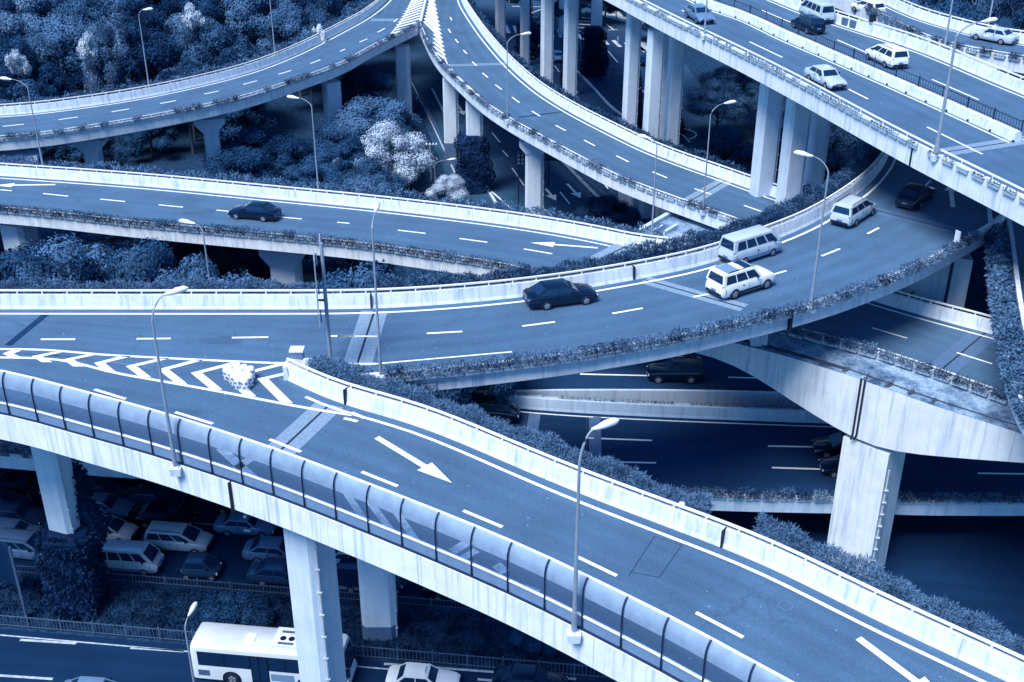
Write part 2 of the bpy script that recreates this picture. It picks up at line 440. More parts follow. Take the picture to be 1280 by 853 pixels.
def leaf_strip(name, path, o0, o1, z0, z1, dens, mat, label, l=.3, w=.07, up=.9, droop=.3):
    m = MB(); L = length(path); n = int(L*dens); pts = resample(path, max(2, int(L*2)))
    ph = random.uniform(0, 9)
    for _ in range(n):
        t = random.random()*(len(pts)-1.001); i = int(t); p = pts[i].lerp(pts[i+1], t-i); nr = normal(pts, i)
        k = .80+.12*math.sin(t*.7+ph)+.09*math.sin(t*1.9+ph*2)+.10*math.sin(t*.23)
        o = random.uniform(o0, o1); e = 1-abs((o-(o0+o1)/2)/((o1-o0)/2))**2*.6
        z = z0+(z1-z0)*max(.15, k)*e*random.random()**.6
        d = Vector((random.gauss(0, .5), random.gauss(0, .5), up*random.uniform(.1, 1.3)-droop*random.random()))
        m.leaf(p+nr*o+Vector((0, 0, z)), l*random.uniform(.6, 1.3), w*random.uniform(.7, 1.4), d)
    bk = MB(); bk.sweep(pts, [(o0+.1, z0-.1), (o0+.1, z0+.22), (o1-.1, z0+.22), (o1-.1, z0-.1)])
    b = len(m.v); m.v += bk.v
    for f in bk.f: m.face([b+i for i in f])
    return tag(m.build(name, mat), label, 'hedge', kind='stuff')

# planter prototypes (a box with leaves), local x runs along the parapet
PL_BOX = MB(); PL_BOX.box((0, 0, .13), (1.02, .34, .26), 0, 1.06)
PL_BOX.box((0, 0, .27), (1.14, .42, .03)); PL_BOX.box((-.3, .2, .1), (.05, .12, .3)); PL_BOX.box((.3, .2, .1), (.05, .12, .3))
PL_BOX = PL_BOX.mesh('planter_box', 'planter_plastic')
def planter_leaves(n, h, spread, mat):
    m = MB()
    for _ in range(n):
        p = (random.uniform(-.55, .55), random.uniform(-.17, .17)*spread, .25+h*random.random()**1.4)
        m.leaf(p, random.uniform(.12, .25), .07, (random.gauss(0, .6), random.gauss(0, .6)*spread, random.uniform(-.3, 1.3)))
    return m.mesh('foliage', mat)
PLV = {'low': [planter_leaves(70, .16, 1.3, 'leaf_planter') for _ in range(4)],
       'full': [planter_leaves(360, .46, 2.3, 'leaf_planter') for _ in range(5)],
       'tall': [planter_leaves(430, .62, 2.0, 'leaf_hedge') for _ in range(5)]}
def planters(path, off, dz, kinds, label, group, step=1.25, skip=0.0):
    n = max(2, int(length(path)/step)); pts = resample(path, n)
    for i, p in enumerate(pts):
        if random.random() < skip: continue
        nr = normal(pts, i); d = Vector((nr.y, -nr.x, 0))
        q = p+nr*(off+random.uniform(-.02, .02))
        t = thing('planter', label, 'planter', (q.x, q.y, q.z+dz), math.atan2(d.y, d.x)+random.uniform(-.03, .03), group)
        link('planter_box', PL_BOX, t)
        k = kinds[random.randrange(len(kinds))]
        if k: link('foliage', random.choice(PLV[k]), t)

# ------------------------------------------------------------------ ground and ground-level roads
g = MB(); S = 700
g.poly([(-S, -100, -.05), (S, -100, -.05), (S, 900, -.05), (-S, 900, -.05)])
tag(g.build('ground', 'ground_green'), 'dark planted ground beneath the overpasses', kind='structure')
def ground_poly(name, pts, z, mat, label, uvdir=0):
    m = MB(); c, s_ = math.cos(uvdir), math.sin(uvdir)
    m.poly([(p[0], p[1], z) for p in pts], [(p[0]*c+p[1]*s_, -p[0]*s_+p[1]*c) for p in pts])
    return tag(m.build(name, mat), label, kind='structure')
HD = math.atan2(-1.0, 8.2)                      # heading of the streets at the bottom of the picture
dv = Vector((math.cos(HD), math.sin(HD), 0)); nv = Vector((-dv.y, dv.x, 0))
f1 = P(330, 742, 0); f2 = P(230, 802, 0)
def band(o, lo, hi, a=-70, b=110): return [o+dv*a+nv*lo, o+dv*b+nv*lo, o+dv*b+nv*hi, o+dv*a+nv*hi]
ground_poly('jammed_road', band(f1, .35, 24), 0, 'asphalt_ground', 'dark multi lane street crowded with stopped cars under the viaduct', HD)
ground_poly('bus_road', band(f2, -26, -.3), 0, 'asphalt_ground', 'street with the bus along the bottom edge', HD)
vg = band(f2, .1, (f1-f2).dot(nv)-.1)
m = MB(); m.prism(vg, -.1, .14); tag(m.build('grass_verge', 'grass'), 'planted verge between the two bottom streets', kind='structure')
m = MB()
for i in range(16000):
    a = random.uniform(-30, 34); w_ = (f1-f2).dot(nv); b_ = random.uniform(.4, w_-.4); p = f2+dv*a+nv*b_
    m.leaf((p.x, p.y, .13), random.uniform(.15, .4), .1, (random.gauss(0, .7), random.gauss(0, .7), 1))
tag(m.build('ground_cover', 'grass'), 'low dark ground cover over the verge between bottom streets', 'ground cover', kind='stuff')
m = MB()
dashes(m, [(25, 800, 95, 804.5), (163, 810, 230, 814.5), (-40, 842, 66, 849), (480, 830, 640, 842), (655, 845, 720, 849)], 0, .2)
line(m, [f2+dv*t_+nv*-1.1 for t_ in range(20, 60, 4)], .2)
line(m, [f2+dv*t_+nv*-.9 for t_ in range(-40, 20, 4)], .12)
for k in range(1, 5):
    for t_ in range(-50, 22, 9):
        a = f1+dv*(t_+k*2.3)+nv*(.7+3.3*k); strip(m, a, a+dv*4, .15)
m.build('lane_markings', 'road_paint_worn')['kind'] = 'structure'

def P0(a, b): return P(a, b, 0)
# streets seen between the ramps at the top
r1 = [P0(492, 60), P0(575, 262), P0(800, 300), P0(640, 150), P0(560, 50)]
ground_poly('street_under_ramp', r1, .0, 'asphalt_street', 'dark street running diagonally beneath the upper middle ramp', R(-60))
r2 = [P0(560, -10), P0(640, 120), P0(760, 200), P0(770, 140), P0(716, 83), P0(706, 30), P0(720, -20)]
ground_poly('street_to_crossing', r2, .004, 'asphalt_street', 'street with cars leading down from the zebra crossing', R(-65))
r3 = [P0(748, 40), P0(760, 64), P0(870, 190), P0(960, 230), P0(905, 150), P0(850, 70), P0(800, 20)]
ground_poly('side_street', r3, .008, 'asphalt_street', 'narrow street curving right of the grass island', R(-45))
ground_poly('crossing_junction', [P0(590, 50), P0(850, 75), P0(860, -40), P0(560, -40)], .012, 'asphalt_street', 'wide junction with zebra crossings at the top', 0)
ground_poly('pavement', [P0(752, 20), P0(800, 34), P0(880, 36), P0(880, -5), P0(735, -8)], .016, 'paving', 'pale paved corner at the zebra crossing')
ground_poly('paved_strip', [P0(795, 62), P0(845, 74), P0(850, 62), P0(800, 52)], .02, 'paving', 'pale paved patch beside the side street')
m = MB(); m.prism([P0(716, 83)[:2], P0(768, 137)[:2], P0(800, 158)[:2], P0(790, 110)[:2], P0(758, 66)[:2], P0(722, 62)[:2]], -.1, .15)
tag(m.build('grass_island', 'grass'), 'grass island between the two upper streets', kind='structure')
ic = [P0(716, 83), P0(742, 110), P0(768, 137), P0(800, 158)]
m = MB(); m.sweep(spline(ic, 1.0, 2), [(0, 0), (0, .24), (-.3, .24), (-.3, 0)]); tag(m.build('kerb', 'concrete'), 'pale kerb of the grass island', kind='structure')
m = MB()
dashes(m, [(665, 41, 671, 53), (693, 82, 699, 90), (716.6, 109, 723, 117), (652, 15, 657, 26), (679, 64, 684, 71), (657, 35, 664, 47)], 0.02, .2)
dashes(m, [(760, 64, 772, 78), (789, 97, 810, 121), (820, 132, 862, 178), (740, 208, 760, 236)], 0.02, .2)
for i in range(9):                                                   # zebra crossings
    a = P0(720+i*15.5, 41+i*3.2); b = P0(729+i*15.5, 50+i*3.0); strip(m, a, b, .75, .02)
for i in range(10):
    a = P0(610+i*11, 30+i*.9); b = P0(614+i*11, 40+i*.9); strip(m, a, b, .7, .02)
for i in range(4): strip(m, P0(722, 22+i*4.2), P0(738, 23+i*4.2), .6, .02)
dashes(m, [(720, 37, 740, 47), (655, 20, 676, 12), (640, 8, 690, 9), (756, 29, 768, 38), (760, 38, 772, 37)], .02, .3)
dashes(m, [(615, 166, 625, 178), (628, 188, 635, 196), (592, 140, 600, 153), (570, 200, 640, 262), (640, 210, 655, 232), (700, 240, 712, 255), (672, 255, 690, 270)], .02, .2)
arrow(m, P(682, 236, .02), P(695, 251, .02), .7, 2.0, .18); arrow(m, P(709, 230, .02), P(726, 248, .02), .7, 2.0, .18); arrow(m, P(573, 132, .02), P(580, 144, .02), .7, 2.0, .18)
m.build('street_markings', 'road_paint')['kind'] = 'structure'
m = MB()
for i in range(40):
    t_ = R(-60+i*5); c = P0(848, 168)
    if i < 39: strip(m, c+Vector((math.cos(t_)*2.6, math.sin(t_)*2.6, .03)), c+Vector((math.cos(t_+R(5))*2.6, math.sin(t_+R(5))*2.6, .03)), .25)
m.build('island_curve_marking', 'road_paint')['kind'] = 'structure'
m = MB()
for L_ in ([(516, 105), (545, 165), (588, 258)], [(692, 190), (735, 235), (790, 288)], [(540, 112), (575, 180), (620, 255)]): m.sweep(spline(px(L_, 0), 1.5, 2), [(.15, 0), (.15, .22), (-.15, .22), (-.15, 0)])
tag(m.build('kerb', 'concrete'), 'pale kerbs along the street beneath the upper middle ramp', kind='structure')
def fence(name, pts, h, label, post=2.2, bar=.25, mat='steel', group=None, zb=0):
    t = thing(name, label, 'fence', pts[0])
    o = pts[0]; path = [p-o for p in spline(pts, 1.5, 2)]
    r = MB()
    for z in (.12, h-.08): r.sweep(path, [(.02, z), (.02, z+.05), (-.02, z+.05), (-.02, z)])
    r.build('rail', mat, t); b = MB()
    for q in resample(path, max(2, int(length(path)/bar))): b.box((q.x, q.y, q.z+h/2), (.03, .03, h))
    b.build('bars', mat, t)['kind'] = 'stuff'
    b = MB(); b.box((0, 0, h/2+.05), (.08, .08, h+.1)); pm = b.mesh('post', mat)
    for q in resample(path, max(2, int(length(path)/post))): link('post', pm, t).location = q
    return t
fence('street_fence', [f1+dv*t_ for t_ in (-24, -8, 8, 24)], .75, 'low light picket fence beside the jammed cars', mat='steel')
fence('street_fence', [f2+dv*t_+nv*-.05 for t_ in (-34, -10, 14, 40)], 1.0, 'low picket fence between the verge and the bus street', mat='steel')
fence('street_fence', px([(516, 105), (545, 165), (590, 262)], .1), 1.2, 'dark fence along the lane under the upper middle ramp', mat='steel')
fence('street_fence', px([(692, 190), (735, 235), (792, 290)], .1), 1.2, 'dark fence right of the street arrows', mat='steel')

# ------------------------------------------------------------------ edges of the elevated roads, traced on their own planes
ZE, ZD, ZC, ZJ, ZG = 20.6, 13.5, 27.0, 4.3, 15.5
def zJ(p): return 4.3+2.0*max(0, min(1, (30-p.x)/55))
def pz(a, b, fn, top=0):                # pixel -> point on a sloping road
    p = P(a, b, fn(Vector((0, 0, 0)))+top)
    for _ in range(8): p = P(a, b, fn(p)+top)
    p.z = fn(p); return p
def PJ(a, b): return pz(a, b, zJ)
def onJ(x, y): v = Vector((x, y, 0)); v.z = zJ(v); return v
tip = P(524, 30, ZD+.9); tip.z = ZD
def low(L, z, top=.85): return [Vector((p.x, p.y, z)) for p in px(L, z+top)]
A_far = spline([Vector((-110, 128, ZD)), Vector((-82, 130, ZD))]+px([(0, 145), (101, 134.5), (201, 118), (302, 94), (369, 69), (430, 38), (460, 21), (485, 0)], ZD)+[Vector((-18.6, 215, ZD)), Vector((-18.5, 245, ZD))])
A_near = spline([Vector((-110, 116, ZD)), Vector((-80, 118, ZD))]+low([(0, 173), (101, 161), (201, 144), (302, 122.6), (369, 101), (430, 79), (459, 62), (492, 46)], ZD)+[tip])
B_near = spline([tip]+low([(536, 57), (549, 77), (576, 104), (606, 130), (640, 152), (680, 174), (721, 196), (761, 217), (805, 235), (855, 253), (894, 267), (934, 281)], ZD)+[Vector((25.5, 94.5, ZD)), Vector((30, 90.2, ZD))], 1.2, 4)
B_far = spline([Vector((-9.6, 245, ZD)), Vector((-9.2, 215, ZD))]+px([(576, 0), (593, 30), (613, 57), (640, 87), (673.6, 116), (714, 141.5), (761, 166), (808, 189), (855, 207.5), (897, 222), (944, 239), (991, 255)], ZD)+[Vector((31.5, 100.5, ZD)), Vector((36, 96.5, ZD))])
mid = spline([Vector((-14.2, 245, ZD)), Vector((-14, 215, ZD)), Vector((-13.8, 190, ZD)), tip], 1.2, 1)
D_far = spline([Vector((-100, 124, ZD)), Vector((-75, 118, ZD))]+px([(0, 220), (101, 227), (201, 235), (302, 245), (430, 257.5), (509, 266), (626, 280.5), (700, 292), (781, 308)], ZD)+[Vector((17.5, 89.9, ZD+.9))]+px([(1082, 374), (1186, 404), (1243, 419)], ZG)+[Vector((45, 66.5, ZG)), Vector((58, 53, ZG))])
D_near = spline([Vector((-100, 112, ZD)), Vector((-72, 107, ZD))]+low([(0, 262), (84, 270), (144, 277), (269, 289), (425, 303.5), (492, 312), (559, 322), (640, 335)], ZD)+[Vector((10, 83.2, ZD+.9))]+low([(994, 413), (1085, 436), (1186, 470), (1266.5, 500)], ZG)+[Vector((42.5, 55, ZG)), Vector((54, 42, ZG))])
E_far = spline([Vector((-90, 70, ZE)), Vector((-60, 69.2, ZE))]+px([(0, 387), (240, 387.2), (430, 387), (479, 386), (559, 381), (640, 373.5), (727, 362), (794, 350), (855, 338.5), (894, 328), (951, 307), (1011, 283), (1065, 249), (1092, 226), (1109, 202), (1113, 188)], ZE)+[Vector((34.2, 108, ZE)), Vector((34, 118, ZE)), Vector((32, 130, ZE))])
nose = P(356, 474, ZE)
E_div = [Vector((-90, 63.8, ZE)), Vector((-60, 62.2, ZE)), P(0, 442, ZE), P(170, 457, ZE), P(300, 468, ZE), nose]
E_near = spline(low([(440, 471), (489, 466.5), (559, 461), (640, 452), (727, 441), (794, 430), (850, 421), (917, 404), (988, 387), (1038, 373), (1085, 356), (1146, 332), (1209, 298)], ZE)+[Vector((36.8, 83, ZE)), Vector((41.5, 90.5, ZE)), Vector((44.5, 100, ZE)), Vector((45.5, 112, ZE)), Vector((44.5, 130, ZE))])
E_left = spline(E_div, 1.2, 1)
def zF(p): return ZE
def pf(L, top=0):
    out = []
    for a, b in L:
        p = P(a, b, ZE+top); z = zF(p); p = P(a, b, z+top); p.z = z; out.append(p)
    return out
F_far = spline([nose]+pf([(425, 506), (475, 518), (542.6, 540), (613, 570), (714, 613), (855, 667), (951, 704), (1051.5, 754), (1139, 797), (1246, 846)])+[Vector((24.5, 31.5, ZE)), Vector((32, 25.5, ZE))], 1.2, 4)
F_near = spline([Vector((-90, 71-8, ZE)), Vector((-60, 61.5, ZE))]+[Vector((-40, 58.2, ZE))]+pf([(0, 518), (77, 539), (154.5, 560), (186, 569), (280, 600), (348, 624), (425, 655), (499, 685), (546, 705), (593, 725), (640, 746), (694, 772), (742, 798), (796, 825), (848, 853)], .6)+[Vector((10.5, 31.4, ZE)), Vector((17, 26, ZE))], 1.2, 4)
F_near[0].y = 62.5
C_near = spline([Vector((-20, 232, ZC)), Vector((-4, 178, ZC))]+low([(756, -20), (794.5, 0), (850, 28), (917, 60), (998, 101), (1085, 148), (1152, 183), (1280, 246)], ZC)+[Vector((39, 50.5, ZC)), Vector((46, 30, ZC))])
C_far = spline([Vector((2, 238, ZC)), Vector((14, 184, ZC))]+px([(964, 0), (1065, 37), (1152, 65.5), (1280, 119)], ZC)+[Vector((50.5, 72, ZC)), Vector((60, 45, ZC))])
Z2 = 25.5
C2_near = spline([Vector((18, 185, Z2)), Vector((28, 160, Z2)), Vector((36, 141, Z2))]+low([(1160, 48), (1191, 57), (1280, 73)], Z2)+[Vector((66, 96, Z2)), Vector((86, 78, Z2))])
C2_far = spline([Vector((30, 188, Z2)), Vector((38, 166, Z2))]+px([(1121, 13), (1191, 37), (1280, 56)], Z2)+[Vector((74, 105, Z2)), Vector((94, 88, Z2))])
J_near = spline([onJ(-100, 80), onJ(-60, 76)]+[pz(a, b, zJ, .6) for a, b in [(0, 566), (160, 579), (500, 601), (860, 618), (1000, 622), (1135, 624.5), (1280, 626)]]+[onJ(60, 70), onJ(100, 70)], 1.5)
J_far = spline([onJ(-100, 93), onJ(-40, 88)]+[PJ(520, 495), PJ(680, 514), PJ(1010, 529)]+[onJ(60, 81), onJ(100, 81)], 1.5)
I_near = spline([onJ(-100, 96), onJ(-40, 90)]+[PJ(520, 494), PJ(700, 496), PJ(960, 499)]+[onJ(60, 84), onJ(100, 84)], 1.5)
I_far = offset(I_near, 10.5)
def zDx(p):
    k = max(0, min(1, (p.x-9)/13)); return ZD+(ZG-ZD)*k*k*(3-2*k)
for pth, fn in ((D_far, zDx), (D_near, zDx), (J_near, zJ), (J_far, zJ), (I_near, zJ), (I_far, zJ), (E_far, lambda p: ZE), (E_near, lambda p: ZE), (F_far, zF), (F_near, zF)):
    for p in pth: p.z = fn(p)

# ---- ramp A/B at the top
rA = thing('elevated_ramp', 'curving two lane ramp across the upper left above the trees', 'overpass', (0, 0, 0))
surface(rA, offset(A_far, .15), A_near[:-1]+mid[::-1]); girder(rA, A_far, A_near+mid[::-1][2:], 1.6)
parapet_near(rA, A_near); barrier_far(rA, A_far)
rB = thing('elevated_ramp', 'two lane ramp sweeping down the upper middle from the striped gore', 'overpass', (0, 0, 0))
surface(rB, offset(B_far, .15), mid[:-1]+B_near); girder(rB, B_far, mid[:-2]+B_near, 1.6)
parapet_near(rB, B_near); barrier_far(rB, B_far)
zc = lambda s, x0, y0: [(x0+a/2.977, y0+b/2.977, x0+c/2.977, y0+d/2.977) for a, b, c, d in s]
m = MB()
dashes(m, zc([(10, 471, 88, 463), (218, 446, 290, 436), (415, 417, 480, 406), (595, 386, 655, 375), (760, 351, 815, 339), (905, 315, 957, 301), (1037, 277, 1083, 263), (1155, 237, 1192, 223)], 0, 0)
       + zc([(0, 192, 20, 183), (72, 158, 102, 145), (140, 121, 167, 106), (200, 82, 215, 70)], 425, 0), ZD, .2)
line(m, offset(A_far, -.55), .18)
line(m, spline(px([(484, 47), (498, 32), (508, 17), (515, 0)], ZD)+[Vector((-15.2, 230, ZD))], 1, 2), .16)
for i in range(14):
    t_ = i/13; a = Vector(P(488+27*t_, 45-44*t_, ZD)); b = mid[-1].lerp(Vector((-14.3, 200, ZD)), t_); strip(m, a, a.lerp(b, .93), .45, .005)
m.build('lane_markings', 'road_paint', rA)
m = MB()
dashes(m, zc([(402, 108, 412, 122), (429, 146, 440, 160), (459, 187, 472, 201), (492, 230, 508, 245), (530, 272, 550, 289), (578, 316, 602, 334), (640, 362, 668, 383), (714, 414, 745, 433), (802, 467, 840, 487), (908, 522, 948, 543), (1028, 580, 1074, 603), (1163, 640, 1216, 662), (410, 65, 416, 76)], 425, 0)
       + [(868, 236, 889, 243), (930, 257, 953, 265)], ZD, .2)
line(m, offset(B_far, -.55), .18)
line(m, spline(px([(559, 80), (552, 62), (548, 40), (545, 20), (542, 0)], ZD)+[Vector((-13.0, 230, ZD))], 1, 2), .16)
line(m, spline(px([(559, 80), (575, 98), (600, 121)], ZD), 1, 2), .14)
for i in range(15):
    t_ = i/14; a = P(557-14*t_, 74-72*t_, ZD); b = mid[-1].lerp(Vector((-13.6, 200, ZD)), max(0, t_*1.15-.15)) if t_ > .3 else P(540+6*t_, 62-70*t_, ZD)
    strip(m, a, a.lerp(b, .92), .4, .005)
m.build('lane_markings', 'road_paint', rB)
m = MB(); m.sweep([p+Vector((0, 0, 0)) for p in mid], [(-.2, -.02), (-.15, .6), (.15, .6), (.2, -.02)]); m.build('divider', 'concrete_white', rB)
joint(rB, P(560, 82, ZD), P(632, 80, ZD), .5); joint(rB, P(862, 252, ZD), P(907, 226, ZD), .8); joint(rA, P(464, 25, ZD), P(494, 25, ZD), .7)
m = MB(); strip(m, P(648, 147, ZD), P(711, 139, ZD), .35, .004); m.build('joint_seal', 'steel_dark', rB)
leaf_strip('hedge', cut(A_far, P(-60, 150, ZD), P(485, 0, ZD)), .5, 1.6, .4, 1.8, 150, 'leaf_hedge', 'leafy hedge behind the far barrier of the upper left ramp', .34, .11)
leaf_strip('hedge', cut(B_far, P(576, 0, ZD), P(1000, 258, ZD)), .5, 1.5, .4, 1.7, 150, 'leaf_hedge', 'leafy hedge behind the far barrier of the upper middle ramp', .34, .11)
planters(cut(A_near, P(-40, 175, ZD), None), .02, .55, ['full', 'low'], 'small green planter in the row along the upper left ramp parapet', 'planters along the upper left ramp', 1.2)
planters(B_near[2:-6], .02, .55, ['full', 'low'], 'small green planter in the row along the upper middle ramp parapet', 'planters along the upper middle ramp', 1.25)

zDf = zDx
def PD(a, b): return pz(a, b, zDf)
# ---- ramp D, which runs on under the curved road to become the shaded road at right
rD = thing('elevated_ramp', 'straight two lane ramp from the left edge passing under the curved road', 'overpass', (0, 0, 0))
surface(rD, offset(D_far, .15), D_near); girder(rD, D_far, D_near, 1.5)
parapet_near(rD, D_near); barrier_far(rD, D_far)
m = MB()
dashes(m, zc([(0, 707, 44, 711), (160, 721, 254, 731), (373, 742, 466, 751), (590, 763, 681, 772), (806, 783, 850, 787), (1028, 807, 1123, 816), (1255, 828, 1300, 832)], 0, 0)
       + zc([(215, 9, 318, 21), (445, 40, 548, 54), (685, 79, 790, 97)], 425, 285) + [(-75, 236, -45, 239)], ZD, .2)
m.v = [(x, y, zDf(Vector((x, y, 0)))+.012) for x, y, z in m.v]
dashes(m, [(1090, 410, 1134, 423), (1196, 441, 1240, 455)], ZG, .16)
line(m, offset(D_far, -.6), .18); line(m, offset(D_near, .9), .14)
arrow(m, PD(747, 310.5)+Vector((0, 0, .03)), PD(663, 304)+Vector((0, 0, .03)), .55, 2.1, .14); arrow(m, P(69, 231, ZD), P(-8, 232, ZD), .55, 1.9, .14)
m.build('lane_markings', 'road_paint', rD)
joint(rD, PD(738, 331)+Vector((0, 0, .03)), PD(782, 308.5)+Vector((0, 0, .03)), 1.0); joint(rD, P(1170, 468, ZG), P(1232, 416, ZG), .9, 'plinth_paint')
leaf_strip('hedge', cut(D_far, P(-60, 217, ZD), P(850, 300, ZD)), .5, 1.6, .4, 1.9, 150, 'leaf_hedge', 'leafy hedge behind the far barrier of the middle left ramp', .34, .1)
leaf_strip('hedge', cut(D_far, P(1060, 368, ZG), P(1245, 419, ZG)), .5, 1.6, -.1, .9, 120, 'leaf_vine', 'dark creeper behind the barrier of the shaded road at right', .3, .11)
planters(cut(D_near, P(-40, 258, ZD), P(690, 343, ZD)), .02, .55, ['full', 'full', 'tall'], 'leafy planter in the row along the middle left ramp parapet', 'planters along the middle left ramp', 1.1)
planters(cut(D_near, P(990, 411, ZG), P(1275, 503, ZG)), -.15, .5, ['tall', 'full'], 'overgrown planter in the row between the concrete ledge and the shaded road', 'planters along the shaded road', 1.2)
# concrete wedge where the two ramps come together
m = MB(); wz = 11.6
wp = [P(798, 292, 12.4), P(850, 262, 12.4), P(866, 266, 12.4), P(950, 300, 12.4), P(900, 330, 12.4), P(840, 312, 12.4)]
m.prism([(p.x, p.y) for p in wp], 9.8, 12.3)
k = MB(); strip(k, P(796, 292, 12.7), P(848, 262, 12.7), .5, 0); strip(k, P(826, 293, 12.7), P(846, 282, 12.7), .3, 0); strip(k, P(815, 290, 12.7), P(828, 284, 12.7), .2, 0)
o = tag(m.build('gore_slab', 'concrete_stained'), 'weathered concrete wedge between the two ramps before they meet', 'slab')
e = MB()
for a, b, c, d, w_ in ((797, 292, 849, 262, .45), (829, 294, 846, 284, .3), (818, 291, 828, 285, .2)):
    a_ = P(a, b, 12.3); b_ = P(c, d, 12.3); c_ = (a_+b_)/2; dd = b_-a_; e.box((c_.x, c_.y, 12.45), (dd.length, w_, .34), math.atan2(dd.y, dd.x))
e.build('kerb', 'concrete', o)

# ---- the curved road E with the exit F
rE = thing('elevated_road', 'wide curved road with a white barrier sweeping from left edge up to the right', 'overpass', (0, 0, 0))
En = spline(E_left[:-1:3]+E_near[1::3], 1.2, 3)
surface(rE, offset(E_far, .15), En)
girder(rE, cut(E_far, None, None), [p for p in En], 1.35, 'concrete', .40, .05, .18)
parapet_near(rE, E_near, 'concrete_white', False); barrier_far(rE, E_far)
m = MB()
dashes(m, zc([(152, 415, 280, 415), (508, 413, 635, 412), (863, 409, 998, 407), (1230, 403, 1320, 402)], 0, 285)
       + zc([(-10, 403, 140, 404), (323, 393, 455, 386), (678, 366, 800, 350), (1013, 319, 1127, 299)], 425, 285)
       + zc([(50, 257, 108, 246), (343, 175, 395, 160), (527, 105, 595, 78), (698, 22, 740, 0)], 850, 285)
       + [(1155, 234, 1163, 226), (-70, 425, -28, 425)], ZE, .19)
line(m, offset(E_far, -.62), .2)
line(m, spline([Vector((-60, 63.2, ZE))]+px([(0, 436.5), (114, 443), (230, 449), (356, 454.5), (470, 455)], ZE), 1.2, 2), .22)
line(m, spline(px([(470, 455), (560, 447), (640, 440)], ZE), 1.2, 2), .14)
arrow(m, P(1191, 259, ZE), P(1188, 230, ZE), .55, 1.7, .18)
def ch(i, j, u): return P(i/2.977, 285+j/2.977, ZE)
for ax, ay, ux, uy, lx, ly in ((10, 468, 50, 453, 48, 487), (118, 478, 195, 463, 155, 500), (235, 490, 330, 470, 272, 516), (350, 503, 455, 477, 392, 537), (468, 515, 598, 485, 522, 556), (588, 527, 722, 491, 655, 580),
                               (710, 540, 865, 500, 786, 602), (832, 556, 1035, 506, 912, 627), (957, 562, 1075, 535, 1048, 653)):
    a = ch(ax, ay, 0); u_ = ch(ux, uy, 0); l_ = ch(lx, ly, 0); d = Vector((.64, 0, 0)); z = Vector((0, 0, .006))
    m.poly([a+z, a+d+z, u_+d+z, u_+z]); m.poly([a+z, l_+z, l_+d+z, a+d+z])
m.build('lane_markings', 'road_paint', rE)
joint(rE, P(446, 457, ZE), P(468, 389, ZE), .85); joint(rE, P(806, 350, ZE), P(930, 385, ZE), .6); joint(rE, P(1083, 260, ZE), P(1192, 288, ZE), .7, 'plinth_paint')
m = MB(); strip(m, P(10, 432, ZE), P(60, 391, ZE), .5, .004); m.build('joint_seal', 'asphalt_low', rE)
leaf_strip('hedge', cut(E_far, P(-60, 387, ZE), P(405, 387, ZE)), .5, 1.7, .5, 1.7, 850, 'leaf_hedge', 'thick grassy hedge behind the left stretch of the curved road barrier', .26, .05)
leaf_strip('hedge', cut(E_far, P(455, 386, ZE), P(800, 349, ZE)), .5, 1.8, .5, 1.75, 800, 'leaf_hedge', 'thick grassy hedge behind the middle stretch of the curved road barrier', .26, .05)
leaf_strip('hedge', cut(E_far, P(800, 349, ZE), P(1112, 190, ZE)), .5, 2.1, .5, 2.1, 700, 'leaf_hedge', 'thick grassy hedge behind the right bend of the curved road barrier', .28, .055)
planters(cut(E_near, P(492, 466, ZE+.9), P(985, 388, ZE+.9)), -.16, .42, ['tall'], 'overgrown planter in the row along the near side of the curved road', 'planters along the curved road', 1.05)
planters(cut(E_near, P(998, 385, ZE+.9), P(1215, 295, ZE+.9)), -.16, .42, ['tall', 'full'], 'overgrown planter right of the parapet gap on the curved road', 'planters on the right bend of the curved road', 1.2)
m = MB()
q = P(988, 387, ZE+.85); i = nearest(E_near, q); nn = normal(E_near, i)
m.box((q.x-nn.x*.03, q.y-nn.y*.03, ZE+.15), (.13, .5, 1.5), math.atan2(-nn.x, nn.y)); q = P(445, 470, ZE+.85); m.box((q.x, q.y, ZE+.15), (.13, .5, 1.5))
m.build('parapet_gap', 'rubber_black', rE)
m = MB()
for a, b in ((462, 386.5), (797, 350.5)):
    q = P(a, b, ZE); i = nearest(E_far, q); nn = normal(E_far, i); q = E_far[i]; m.box((q.x+nn.x*.17, q.y+nn.y*.17, ZE+.5), (.11, .4, .92), math.atan2(-nn.x, nn.y))
m.build('barrier_gap', 'rubber_black', rE)

rF = thing('elevated_road', 'near exit road descending to the lower right with a curved noise barrier', 'overpass', (0, 0, 0))
Ff = [p.copy() for p in E_left[:-1]]+F_far
surface(rF, Ff, offset(F_near, .1))
girder(rF, Ff, F_near, 1.9, 'concrete', .3, .06, .2)
m = MB(); m.sweep(F_near, [(0, -1.05), (0, .6), (.3, .6), (.36, .02), (.36, -1.05)]); pF = m.build('parapet', 'concrete_peeling', rF)
bF = barrier_far(rF, F_far)
m = MB()
dashes(m, [(118, 487, 157, 499), (219, 515.5, 266, 530), (337, 549.5, 376, 565), (452, 590, 497, 608), (579, 638.5, 628, 659), (721, 696, 771, 720), (870, 766, 929, 797)], ZE, .2)
m.v = [(x, y, zF(Vector((x, y, 0)))+.008) for x, y, z in m.v]
fl = MB(); L_ = spline([Vector((-60, 60.3, ZE))]+pf([(0, 447), (141, 466.5), (279, 490.5), (380, 510), (440, 519)]), 1.2, 2)
line(m, L_, .22, .008); line(m, offset(F_far[2:], -.62), .2, .008)
def onF(a, b):
    p = P(a, b, ZE); p = P(a, b, zF(p)); return p
arrow(m, onF(471, 547), onF(565, 604), .5, 2.1, .17)
arrow(m, onF(1073, 798), onF(1200, 893), .5, 2.1, .17)
